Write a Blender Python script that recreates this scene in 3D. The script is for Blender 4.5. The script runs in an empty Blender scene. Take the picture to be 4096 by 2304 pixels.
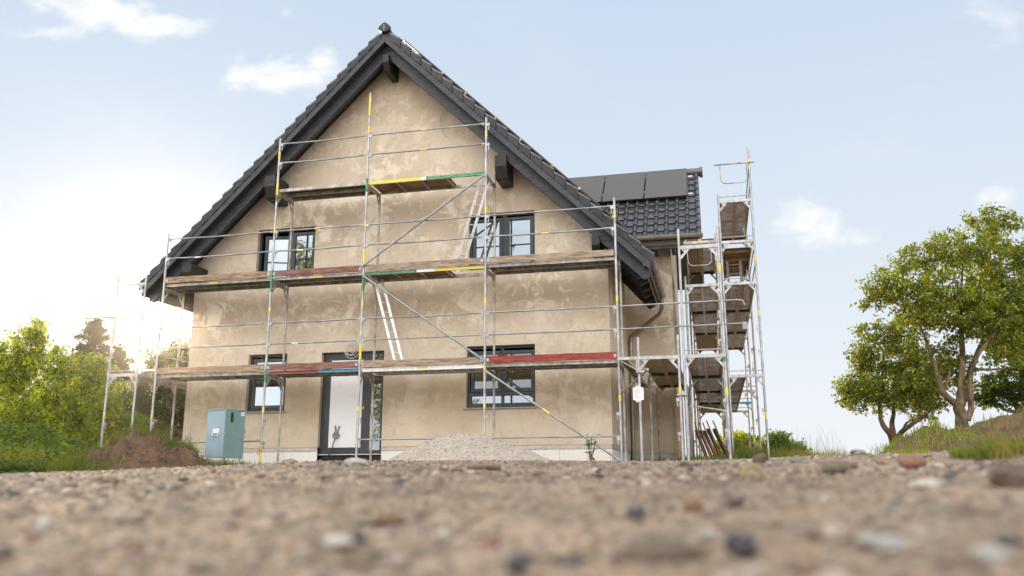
import bpy, math, random
import numpy as np
from mathutils import Vector, Matrix
R = math.radians
random.seed(7); rng = np.random.default_rng(7)
sc = bpy.context.scene; COL = sc.collection

# ------------------------------------------------------------------ camera
CAM = np.array([6.923, -15.779, 0.0315]); FPX = 3379.4
PIT, YAW, ROL = 0.2253, -0.2343, -0.0011
def cam_axes():
    cp, sp, cy, sy, cr, sr = math.cos(PIT), math.sin(PIT), math.cos(YAW), math.sin(YAW), math.cos(ROL), math.sin(ROL)
    f = np.array([sy*cp, cy*cp, sp]); ri = np.array([cy, -sy, 0.]); u = np.cross(ri, f)
    return ri*cr+u*sr, -ri*sr+u*cr, f
RI, UP, FW = cam_axes()
def at(u, v, Y):            # photo position -> point on the plane y = Y
    d = FW+RI*(u-2048)/FPX-UP*(v-1152)/FPX
    return Vector(CAM+d*((Y-CAM[1])/d[1]))
cam = bpy.data.cameras.new('camera'); camo = bpy.data.objects.new('camera', cam); COL.objects.link(camo)
camo.matrix_world = Matrix([[RI[0], UP[0], -FW[0], CAM[0]], [RI[1], UP[1], -FW[1], CAM[1]], [RI[2], UP[2], -FW[2], CAM[2]], [0, 0, 0, 1]])
cam.sensor_width = 36; cam.lens = 36*FPX/4096; cam.clip_start = .02; cam.clip_end = 3000
cam.dof.use_dof = True; cam.dof.focus_distance = 16.5; cam.dof.aperture_fstop = 1.3
sc.camera = camo

# ------------------------------------------------------------------ world, sun, exposure
SUN_EL, SUN_AZ = 11.0, -36.5          # azimuth from +y towards +x
sd = Vector((math.sin(R(SUN_AZ))*math.cos(R(SUN_EL)), math.cos(R(SUN_AZ))*math.cos(R(SUN_EL)), math.sin(R(SUN_EL))))
W = bpy.data.worlds.new('World'); sc.world = W; W.use_nodes = True
nt = W.node_tree; nt.nodes.clear()
class NB:
    def __init__(s, nt): s.nt = nt
    def n(s, t, **kw):
        nd = s.nt.nodes.new(t)
        for k, v in kw.items():
            if k.startswith('i_'):
                key = k[2:]; key = int(key) if key.isdigit() else key
                nd.inputs[key].default_value = v
            else: setattr(nd, k, v)
        return nd
    def l(s, a, b): s.nt.links.new(a, b)
    def val(s, sock, v):
        if hasattr(v, 'is_linked') or hasattr(v, 'links'): s.l(v, sock)
        else: sock.default_value = v
    def m(s, op, a, b=0., c=None, clamp=False):
        nd = s.n('ShaderNodeMath', operation=op, use_clamp=clamp)
        s.val(nd.inputs[0], a); s.val(nd.inputs[1], b)
        if c is not None: s.val(nd.inputs[2], c)
        return nd.outputs[0]
    def vm(s, op, a, b=(0, 0, 0)):
        nd = s.n('ShaderNodeVectorMath', operation=op)
        s.val(nd.inputs[0], a); s.val(nd.inputs[1], b)
        return nd.outputs['Value'] if op == 'DOT_PRODUCT' else nd.outputs[0]
    def mix(s, f, a, b, blend='MIX'):
        nd = s.n('ShaderNodeMix', data_type='RGBA', blend_type=blend)
        s.val(nd.inputs[0], f); s.val(nd.inputs[6], a); s.val(nd.inputs[7], b)
        return nd.outputs[2]
    def noise(s, vec, scale, detail=4, rough=.55, dist=0.):
        nd = s.n('ShaderNodeTexNoise', i_Scale=scale, i_Detail=detail, i_Roughness=rough, i_Distortion=dist)
        if vec is not None: s.l(vec, nd.inputs['Vector'])
        return nd.outputs['Fac']
    def ramp(s, f, a, b, lo=0., hi=1.):
        nd = s.n('ShaderNodeMapRange', i_1=a, i_2=b, i_3=lo, i_4=hi, interpolation_type='SMOOTHSTEP')
        s.l(f, nd.inputs[0]); return nd.outputs[0]
def c4(c): return (c[0], c[1], c[2], 1.)
b = NB(nt)
sky = b.n('ShaderNodeTexSky', sky_type='NISHITA', sun_disc=False, sun_elevation=R(SUN_EL), sun_rotation=R(SUN_AZ), air_density=1., dust_density=.8, ozone_density=1.)
tc = b.n('ShaderNodeTexCoord').outputs['Generated']
D = b.vm('NORMALIZE', tc)
dz = b.m('MAXIMUM', b.vm('DOT_PRODUCT', D, (0, 0, 1)), 0.)
# thin bright veil: the summer sky is hazy, whitest towards the horizon and round the sun
sdot = b.m('MAXIMUM', b.vm('DOT_PRODUCT', D, tuple(sd)), 0.)
back = b.ramp(b.vm('DOT_PRODUCT', D, (-.15, -1., .25)), -.2, .7)     # mask of the clouds added behind the camera
veil = b.m('POWER', b.m('SUBTRACT', 1., dz), 1.6)
base = b.mix(1., b.mix(1., sky.outputs[0], (.04, .04, .04, 1), 'MULTIPLY'), c4((4.5, 6.1, 8.2)), 'ADD')
base = b.mix(veil, base, c4((9.2, 9.55, 9.9)))
# clouds, fixed to directions of the sky
e1, e2, e3 = (tuple(RI), tuple(UP), tuple(FW))
dn = b.m('MAXIMUM', b.vm('DOT_PRODUCT', D, e3), .05)
gx = b.m('DIVIDE', b.vm('DOT_PRODUCT', D, e1), dn); gy = b.m('DIVIDE', b.vm('DOT_PRODUCT', D, e2), dn)
pl = b.n('ShaderNodeCombineXYZ'); b.l(gx, pl.inputs[0]); b.l(b.m('MULTIPLY', gy, 1.7), pl.inputs[1])
n1 = b.noise(pl.outputs[0], 9.5, 9, .58, .15); n2 = b.noise(pl.outputs[0], 2.6, 5, .6, .4)
cm = None
for (px, py, rx, ry, amp) in [(250, 20, 230, 55, 1.), (120, 80, 90, 30, .9), (390, 60, 130, 48, .9), (690, 190, 170, 60, 1.), (800, 155, 70, 45, .8), (2010, 545, 120, 60, .78), (2085, 590, 150, 45, .66), (730, 30, 30, 22, .45), (1462, 70, 42, 16, .4), (2110, 380, 60, 22, .45), (2480, 60, 120, 90, .36), (2330, 150, 240, 120, .28), (2500, 490, 70, 40, .6), (2400, 560, 50, 26, .45), (1960, 860, 90, 26, .3), (215, 190, 45, 18, .35), (2040, 570, 260, 90, .33), (2400, 110, 260, 110, .36), (2250, 200, 200, 60, .3), (700, 210, 240, 80, .35), (2330, 545, 120, 60, .35)]:
    cx, cy = (px*1.59-2048)/FPX, -(py*1.59-1152)/FPX
    q = b.m('ADD', b.m('POWER', b.m('ABSOLUTE', b.m('DIVIDE', b.m('SUBTRACT', gx, cx), rx*1.59/FPX)), 2.), b.m('POWER', b.m('ABSOLUTE', b.m('DIVIDE', b.m('SUBTRACT', gy, cy), ry*1.59/FPX)), 2.))
    g = b.m('MULTIPLY', b.m('EXPONENT', b.m('MULTIPLY', q, -.8)), amp)
    cm = g if cm is None else b.m('MAXIMUM', cm, g)
front = b.ramp(b.vm('DOT_PRODUCT', D, e3), .3, .5)
cmask = b.m('MULTIPLY', b.ramp(b.m('ADD', b.m('MULTIPLY', cm, .95), b.m('MULTIPLY', b.m('MULTIPLY', b.m('SUBTRACT', n1, .5), 3.), b.m('MINIMUM', b.m('MULTIPLY', cm, 2.2), 1.))), .30, 1.0), front)
wisps = b.m('MULTIPLY', b.ramp(n2, .5, .8), .2)
cl = b.m('MAXIMUM', cmask, wisps)
base = b.mix(cl, base, c4((10.2, 10.2, 10.2)))
# bright clouds added in the unseen sky behind the camera to light the facade
nb_ = b.noise(D, 2.3, 6, .6, .3)
bc = b.m('MULTIPLY', b.ramp(nb_, .32, .62, .35, 1.), back)
base = b.mix(bc, base, c4((33., 31.6, 29.6)))
# aureole of the sun
au = b.m('ADD', b.m('MULTIPLY', b.m('POWER', sdot, 2500.), 70.), b.m('ADD', b.m('MULTIPLY', b.m('POWER', sdot, 500.), 12.), b.m('MULTIPLY', b.m('POWER', sdot, 50.), .6)))
aur = b.mix(1., c4((1, .90, .70)), au, 'MULTIPLY')
base = b.mix(1., base, aur, 'ADD')
bg = b.n('ShaderNodeBackground', i_Strength=.1); b.l(base, bg.inputs[0])
wo = b.n('ShaderNodeOutputWorld'); b.l(bg.outputs[0], wo.inputs[0])
W.cycles.sampling_method = 'MANUAL'; W.cycles.sample_map_resolution = 1024
sl = bpy.data.lights.new('sun', 'SUN'); sl.energy = 5.0; sl.angle = R(.5); sl.color = (1, .80, .52)
so = bpy.data.objects.new('sun', sl); COL.objects.link(so); so.rotation_euler = (-sd).to_track_quat('-Z', 'Y').to_euler()
vs = sc.view_settings; sc.display_settings.display_device = 'sRGB'
vs.view_transform = 'Standard'; vs.look = 'None'; vs.gamma = 1; vs.use_curve_mapping = False; vs.exposure = 0.0
sc.cycles.max_bounces = 6; sc.cycles.transparent_max_bounces = 12; sc.cycles.diffuse_bounces = 3
sc.cycles.sample_clamp_indirect = 6

# ------------------------------------------------------------------ materials
def newmat(name):
    m = bpy.data.materials.new(name); m.use_nodes = True; m.node_tree.nodes.clear()
    return m, NB(m.node_tree)
def finish(bb, shader): o = bb.n('ShaderNodeOutputMaterial'); bb.l(shader, o.inputs[0]); return o
def pos(bb): return bb.n('ShaderNodeNewGeometry').outputs['Position']
def scl(bb, v, s): return bb.vm('MULTIPLY', v, s)
def bump(bb, h, strength, dist):
    n = bb.n('ShaderNodeBump', i_Strength=strength, i_Distance=dist); bb.l(h, n.inputs['Height']); return n.outputs[0]
def simple(name, c, rough=.6, metal=0., var=.25, sc_=6., stretch=(1, 1, 1), bs=0., bd=.004, spec=.5, c2=None, bscale=60.):
    m, bb = newmat(name); p = scl(bb, pos(bb), stretch)
    n = bb.noise(p, sc_, 6, .65, .2)
    dark = c4([x*(1-var) for x in c]); lite = c4([min(1, x*(1+var)) for x in (c2 or c)])
    col = bb.mix(bb.ramp(n, .3, .7), dark, lite)
    pr = bb.n('ShaderNodeBsdfPrincipled', i_Metallic=metal, i_Roughness=rough)
    pr.inputs['Specular IOR Level'].default_value = spec
    bb.l(col, pr.inputs['Base Color'])
    bb.l(bb.ramp(bb.noise(p, sc_*2.3, 4), .3, .7, max(.03, rough-.1), min(1, rough+.12)), pr.inputs['Roughness'])
    if bs: bb.l(bump(bb, bb.noise(p, bscale, 4), bs, bd), pr.inputs['Normal'])
    finish(bb, pr.outputs[0]); return m
M = {}
def mk_plaster():
    m, bb = newmat('lime_plaster'); p = pos(bb)
    n0 = bb.noise(p, .7, 4, .5, .3)
    col = bb.mix(bb.ramp(n0, .3, .7), c4((.53, .445, .345)), c4((.64, .55, .44)))
    # ragged dark bands: drying damp plus the decks' contact shade painted in
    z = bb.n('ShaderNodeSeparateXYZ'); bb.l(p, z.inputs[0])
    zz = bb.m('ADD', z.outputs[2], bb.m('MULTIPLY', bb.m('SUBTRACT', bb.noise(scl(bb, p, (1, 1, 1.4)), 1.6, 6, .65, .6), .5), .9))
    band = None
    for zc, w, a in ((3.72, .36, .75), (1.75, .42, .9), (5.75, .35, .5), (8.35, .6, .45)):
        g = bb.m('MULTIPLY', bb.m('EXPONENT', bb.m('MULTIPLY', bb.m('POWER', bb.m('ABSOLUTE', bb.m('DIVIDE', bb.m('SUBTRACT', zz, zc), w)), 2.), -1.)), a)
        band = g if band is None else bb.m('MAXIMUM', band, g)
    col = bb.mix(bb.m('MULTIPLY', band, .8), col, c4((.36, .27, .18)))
    # trowel smears of paler, drier coat
    q = scl(bb, p, (1.15, 1.15, 1.)); zs = bb.m('ADD', .25, bb.m('MULTIPLY', bb.noise(p, .55, 3, .5), 1.))
    s1 = bb.noise(q, 2.1, 9, .62, .55); s2 = bb.noise(scl(bb, p, (2.6, 1, 1.1)), 2.6, 8, .64, .4); s3 = bb.noise(scl(bb, p, (1., 1, 2.4)), 1.9, 8, .62, .5)
    lite = bb.m('MAXIMUM', bb.ramp(s1, .52, .615), bb.m('MAXIMUM', bb.m('MULTIPLY', bb.ramp(s2, .54, .63), .8), bb.m('MULTIPLY', bb.ramp(s3, .54, .64), .8)))
    up = bb.ramp(z.outputs[2], .9, 4.2, .22, 1.)
    lite = bb.m('MULTIPLY', bb.m('MULTIPLY', lite, up), bb.ramp(zs, .62, .86, .25, .9))
    col = bb.mix(lite, col, c4((.79, .71, .60)))
    col = bb.mix(bb.m('MULTIPLY', bb.ramp(bb.noise(q, 4.4, 8, .65, 1.), .57, .63), .28), col, c4((.33, .245, .155)))
    g = bb.noise(p, 130, 3, .6)
    col = bb.mix(bb.ramp(g, .3, .7, 0., .14), col, c4((.22, .16, .1)))
    pr = bb.n('ShaderNodeBsdfPrincipled', i_Roughness=.93); bb.l(col, pr.inputs['Base Color'])
    h = bb.m('ADD', bb.m('MULTIPLY', bb.noise(p, 90, 4, .6), .35), bb.m('MULTIPLY', bb.noise(p, 7, 4), 1.))
    bb.l(bump(bb, h, .35, .012), pr.inputs['Normal']); finish(bb, pr.outputs[0]); return m
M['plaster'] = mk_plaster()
def mk_plinth():
    m, bb = newmat('white_insulation_board'); p = pos(bb)
    col = bb.mix(bb.ramp(bb.noise(p, 5, 6, .65), .55, .75), c4((.76, .74, .72)), c4((.6, .56, .52)))
    sp = bb.n('ShaderNodeSeparateXYZ'); bb.l(p, sp.inputs[0])
    fx = bb.m('ABSOLUTE', bb.m('SUBTRACT', bb.m('FRACT', bb.m('ADD', sp.outputs[0], .62)), .5))
    col = bb.mix(bb.ramp(fx, 0., .006, .8, 0.), col, c4((.3, .16, .1)))
    n = bb.noise(p, 22, 2); col = bb.mix(bb.ramp(n, .70, .74), col, c4((.12, .1, .09)))
    pr = bb.n('ShaderNodeBsdfPrincipled', i_Roughness=.8); bb.l(col, pr.inputs['Base Color'])
    finish(bb, pr.outputs[0]); return m
M['plinth'] = mk_plinth()
M['skim'] = simple('plinth_render', (.50, .46, .43), .9, 0, .16, 4, bs=.3, bd=.006)
M['rust'] = simple('red_brown_joint', (.25, .10, .06), .9)
M['tile'] = simple('anthracite_roof_tile', (.042, .045, .052), .2, 0, .35, 5, spec=1.)
M['tile'].node_tree.nodes['Principled BSDF'].inputs['Specular Tint'].default_value = (1, .90, .80, 1)
M['tilev'] = simple('anthracite_verge_tile', (.019, .023, .031), .38, 0, .35, 4, spec=.4)
M['tilem'] = simple('dusty_roof_tile', (.026, .027, .031), .65, 0, .35, 4, spec=.3)
M['darkwood'] = simple('anthracite_stained_wood', (.030, .035, .045), .5, 0, .45, 5, (1, 1, 4), bs=.3, bd=.004, bscale=30)
M['blackwood'] = simple('black_stained_wood', (.014, .013, .013), .5, 0, .4, 5, bs=.2)
M['soffit'] = None
def mk_boards(name, c, axis, w, c2=None, rough=.55):
    m, bb = newmat(name); p = pos(bb); sp = bb.n('ShaderNodeSeparateXYZ'); bb.l(p, sp.inputs[0])
    f = bb.m('ABSOLUTE', bb.m('SUBTRACT', bb.m('FRACT', bb.m('DIVIDE', sp.outputs[axis], w)), .5))
    n = bb.noise(p, 8, 5)
    col = bb.mix(n, c4([x*.7 for x in c]), c4([x*1.3 for x in c]))
    col = bb.mix(bb.ramp(f, .0, .07, 1., 0.), col, c4([x*.15 for x in c]))
    pr = bb.n('ShaderNodeBsdfPrincipled', i_Roughness=rough); bb.l(col, pr.inputs['Base Color'])
    bb.l(bump(bb, bb.ramp(f, 0., .07), .6, .01), pr.inputs['Normal']); finish(bb, pr.outputs[0]); return m
M['soffit'] = mk_boards('dark_soffit_boarding', (.030, .030, .033), 0, .105)
M['gable_boards'] = mk_boards('dark_brown_cladding', (.05, .04, .032), 2, .16)
M['frame'] = simple('anthracite_window_frame', (.030, .036, .044), .38, 0, .1, 3)
M['frame2'] = simple('anthracite_sash_rebate', (.012, .015, .019), .4, 0, .1, 3)
def mk_glass(name, k, dark=(.012, .014, .018)):
    m, bb = newmat(name)
    g = bb.n('ShaderNodeBsdfGlossy', i_Roughness=.015); g.inputs[0].default_value = (.72, .84, .98, 1)
    d = bb.n('ShaderNodeBsdfPrincipled', i_Roughness=.1); d.inputs['Base Color'].default_value = c4(dark)
    bb.l(bump(bb, bb.noise(pos(bb), 1.6, 2), .05, .02), g.inputs['Normal'])
    x = bb.n('ShaderNodeMixShader'); x.inputs[0].default_value = k; bb.l(d.outputs[0], x.inputs[1]); bb.l(g.outputs[0], x.inputs[2])
    finish(bb, x.outputs[0]); return m
M['glass'] = mk_glass('coated_window_glass', .40)
M['glass_reflect_tone'] = mk_glass('painted_reflection_glass', .20, (.055, .042, .018))  # weaker mirror, with the brownish reflections put into the base colour
M['white'] = simple('white_door_film', (.74, .74, .77), .35, 0, .03, 2)
M['whitep'] = simple('white_paper', (.8, .8, .84), .6, 0, .03, 8)
M['paperink'] = simple('printed_ink', (.34, .36, .42), .7)
M['blueink'] = simple('blue_ink', (.16, .35, .6), .7)
M['steel'] = simple('galvanised_steel', (.38, .39, .41), .42, .6, .28, 9, (1, 1, .5), bs=.15, bd=.002, spec=.6)
M['steel_old'] = simple('weathered_galvanised_steel', (.34, .33, .31), .6, .45, .35, 7, (1, 1, .6), bs=.25, bd=.003, c2=(.40, .38, .34))
M['alu'] = simple('bright_aluminium', (.66, .66, .66), .36, .55, .14, 8)
M['rail'] = simple('guardrail_steel', (.30, .32, .34), .42, .6, .3, 8, (.4, 1, 1))
M['yellow'] = simple('yellow_marking', (.66, .57, .10), .5, 0, .2, 40)
M['green'] = simple('worn_green_paint', (.05, .18, .10), .55, 0, .3, 25, c2=(.10, .28, .18))
M['blue'] = simple('worn_blue_paint', (.05, .30, .50), .55, 0, .3, 25)
M['redp'] = simple('worn_red_paint', (.26, .045, .04), .6, 0, .4, 12, (.5, 1, 2))
def wood(name, c, c2, var=.35): return simple(name, c, .85, 0, var, 4.5, (1, 3, 9), bs=.5, bd=.006, c2=c2, bscale=14)
M['wood'] = wood('weathered_grey_board', (.235, .175, .130), (.32, .25, .19))
M['wood2'] = wood('weathered_brown_board', (.21, .135, .085), (.31, .22, .15))
M['woodred'] = wood('faded_red_brown_board', (.16, .065, .055), (.22, .12, .10))
M['woodred2'] = wood('deep_red_board', (.19, .030, .026), (.27, .055, .045), .3)
M['woodorange'] = simple('rusty_formwork_edge', (.23, .085, .032), .8, 0, .5, 14, (1, 1, .5), bs=.4)
M['woodblack'] = simple('black_film_faced_panel', (.012, .009, .008), .5, 0, .4, 6)
M['ply'] = simple('brown_plywood_underside', (.16, .09, .045), .8, 0, .45, 2.5, c2=(.20, .12, .06))
M['plydark'] = simple('dark_plywood_underside', (.06, .042, .027), .8, 0, .4, 3)
M['lath'] = simple('pale_timber', (.50, .36, .22), .8, 0, .2, 8)
M['brownsteel'] = simple('dusty_deck_beam', (.52, .40, .25), .65, .3, .3, 10)
def mk_perf(name, ax, c=(.12, .095, .065), dens=.45):
    m, bb = newmat(name); p = pos(bb); sp = bb.n('ShaderNodeSeparateXYZ'); bb.l(p, sp.inputs[0])
    o = (1, 0)[ax]
    a_ = bb.m('ABSOLUTE', bb.m('SUBTRACT', bb.m('FRACT', bb.m('MULTIPLY', sp.outputs[o], 1/.026)), .5))
    b_ = bb.m('ABSOLUTE', bb.m('SUBTRACT', bb.m('FRACT', bb.m('MULTIPLY', sp.outputs[ax], 1/.055)), .5))
    hole = bb.m('MULTIPLY', bb.m('LESS_THAN', a_, .14), bb.m('LESS_THAN', b_, .34))
    clog = bb.ramp(bb.noise(p, 4, 3, .6), dens-.1, dens+.12, .35, 1.)
    f = bb.m('MULTIPLY', hole, clog)
    pr = bb.n('ShaderNodeBsdfPrincipled', i_Roughness=.7, i_Metallic=.2); pr.inputs['Base Color'].default_value = c4(c)
    bb.l(bb.mix(bb.ramp(a_, .24, .3), c4([x*.5 for x in c]), c4([x*1.3 for x in c])), pr.inputs['Base Color'])
    t = bb.n('ShaderNodeBsdfTransparent'); x = bb.n('ShaderNodeMixShader'); bb.l(f, x.inputs[0]); bb.l(pr.outputs[0], x.inputs[1]); bb.l(t.outputs[0], x.inputs[2])
    finish(bb, x.outputs[0]); return m
M['perf_y'] = mk_perf('perforated_deck_long', 1, (.46, .35, .235)); M['perf_x'] = mk_perf('perforated_deck_across', 0, (.14, .12, .10), .55)
M['zinc'] = simple('weathered_zinc', (.30, .265, .22), .42, .6, .22, 4, spec=.6)
def mk_pv():
    m, bb = newmat('solar_cell_glass'); p = pos(bb); sp = bb.n('ShaderNodeSeparateXYZ'); bb.l(p, sp.inputs[0])
    f = bb.m('ABSOLUTE', bb.m('SUBTRACT', bb.m('FRACT', bb.m('DIVIDE', sp.outputs[0], .026)), .5))
    g = bb.m('ABSOLUTE', bb.m('SUBTRACT', bb.m('FRACT', bb.m('DIVIDE', sp.outputs[2], .026)), .5))
    k = bb.m('MAXIMUM', bb.ramp(f, .36, .46), bb.ramp(g, .36, .46))
    pr = bb.n('ShaderNodeBsdfPrincipled', i_Roughness=.5); bb.l(bb.mix(k, c4((.075, .068, .066)), c4((.11, .10, .098))), pr.inputs['Base Color'])
    finish(bb, pr.outputs[0]); return m
M['pv'] = mk_pv()
M['pvframe'] = simple('black_anodised_frame', (.05, .045, .042), .4, .3)
M['cab'] = simple('turquoise_cabinet_paint', (.235, .335, .415), .45, 0, .06, 3, bs=.12, bd=.001, bscale=220)
M['cabdoor'] = simple('teal_cabinet_door_paint', (.165, .285, .285), .45, 0, .08, 3, bs=.12, bd=.001, bscale=220)
M['black'] = simple('black_rubber', (.012, .012, .013), .5)
M['tape'] = simple('grey_tape', (.22, .22, .24), .45)
M['cablegrey'] = simple('light_grey_cable', (.50, .47, .42), .5)
M['orange'] = simple('orange_cloth', (.62, .32, .10), .8)
M['sill'] = simple('granite_sill', (.30, .27, .25), .7, 0, .5, 90)
M['concrete'] = simple('pale_concrete', (.36, .35, .33), .85, 0, .15, 5)
def mk_ground():
    m, bb = newmat('dusty_gravel_ground'); p = pos(bb)
    col = bb.mix(bb.ramp(bb.noise(p, 1.1, 5, .6), .3, .7), c4((.25, .168, .106)), c4((.385, .275, .185)))
    col = bb.mix(bb.m('MULTIPLY', bb.ramp(bb.noise(p, 9, 6, .7), .45, .75), .7), col, c4((.14, .098, .066)))
    col = bb.mix(bb.ramp(bb.noise(p, 2.4, 5, .65, .5), .48, .66, 0., .75), col, c4((.115, .08, .054)))
    col = bb.mix(bb.ramp(bb.noise(p, .8, 3, .6, .3), .5, .68, 0., .45), col, c4((.14, .10, .07)))
    v = bb.n('ShaderNodeTexVoronoi', i_Scale=70.); bb.l(p, v.inputs['Vector'])
    hs = bb.n('ShaderNodeSeparateColor'); bb.l(v.outputs['Color'], hs.inputs[0])
    col = bb.mix(bb.m('MULTIPLY', bb.m('GREATER_THAN', hs.outputs[0], .7), .55), col, c4((.44, .37, .30)))
    col = bb.mix(bb.m('MULTIPLY', bb.m('GREATER_THAN', hs.outputs[1], .82), .7), col, c4((.08, .068, .06)))
    pr = bb.n('ShaderNodeBsdfPrincipled', i_Roughness=.95); bb.l(col, pr.inputs['Base Color'])
    h = bb.m('ADD', bb.m('MULTIPLY', bb.noise(p, 30, 6, .7), 1.), bb.m('MULTIPLY', v.outputs['Distance'], -.6))
    bb.l(bump(bb, h, .8, .02), pr.inputs['Normal']); finish(bb, pr.outputs[0]); return m
M['ground'] = mk_ground()
def mk_vcol(name, rough=.9, trans=0., bs=0., bscale=80):
    m, bb = newmat(name); a = bb.n('ShaderNodeAttribute', attribute_name='Col')
    col = a.outputs['Color']
    pr = bb.n('ShaderNodeBsdfPrincipled', i_Roughness=rough)
    if bs:
        n = bb.noise(pos(bb), bscale, 4, .6); col = bb.mix(bb.ramp(n, .3, .7), bb.mix(1., col, c4((.72, .72, .72)), 'MULTIPLY'), bb.mix(1., col, c4((1.2, 1.2, 1.2)), 'MULTIPLY'))
        bb.l(bump(bb, n, bs, .01), pr.inputs['Normal'])
    bb.l(col, pr.inputs['Base Color'])
    if trans:
        t = bb.n('ShaderNodeBsdfTranslucent'); bb.l(bb.mix(1., col, c4((2.6, 2.3, .5)), 'MULTIPLY'), t.inputs[0])
        x = bb.n('ShaderNodeMixShader'); x.inputs[0].default_value = trans; bb.l(pr.outputs[0], x.inputs[1]); bb.l(t.outputs[0], x.inputs[2]); finish(bb, x.outputs[0])
    else: finish(bb, pr.outputs[0])
    return m
M['stone'] = mk_vcol('mixed_pebbles', .85, 0, .4, 90)
M['leaf'] = mk_vcol('backlit_leaves', .42, .60)
M['leaf2'] = mk_vcol('plane_leaves', .42, .42)
M['grass'] = mk_vcol('grass_blades', .55, .48)
M['needle'] = mk_vcol('conifer_needles', .7, .15)
M['petal'] = mk_vcol('pale_blossom', .7, .3)
M['bark'] = simple('mottled_plane_bark', (.09, .062, .036), .9, 0, .5, 6, (1, 1, .5), bs=.6, bd=.02, c2=(.155, .115, .07), bscale=18)
M['barkdark'] = simple('dark_bark', (.09, .07, .05), .9, 0, .4, 8, bs=.6, bd=.02, bscale=18)
def mk_soil(name, a_, b_, sc_=5., speck=(.5, .4, .3)):
    m, bb = newmat(name); p = pos(bb)
    col = bb.mix(bb.ramp(bb.noise(p, sc_, 7, .7, .3), .3, .7), c4(a_), c4(b_))
    col = bb.mix(bb.ramp(bb.noise(p, 60, 3, .6), .64, .70), col, c4(speck))
    pr = bb.n('ShaderNodeBsdfPrincipled', i_Roughness=.95); bb.l(col, pr.inputs['Base Color'])
    bb.l(bump(bb, bb.noise(p, 25, 7, .7), .9, .04), pr.inputs['Normal']); finish(bb, pr.outputs[0]); return m
M['soil'] = mk_soil('red_brown_soil', (.055, .033, .021), (.165, .094, .056), 4.)
M['soil2'] = mk_soil('grassy_brown_soil', (.09, .055, .03), (.19, .12, .06), 3.)
M['turf'] = mk_soil('weedy_turf', (.03, .05, .012), (.07, .09, .03), 2., (.12, .11, .05))
M['sand'] = mk_soil('pale_gravel', (.38, .335, .285), (.50, .45, .395), 6., (.28, .21, .17))
M['redroof'] = simple('red_roof_tiles', (.30, .10, .06), .8, 0, .25, 8)
M['palewall'] = simple('pale_render', (.62, .60, .56), .8, 0, .08, 2)
M['tentcloth'] = simple('pale_grey_sheeting', (.48, .50, .58), .6, 0, .1, 2)

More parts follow.
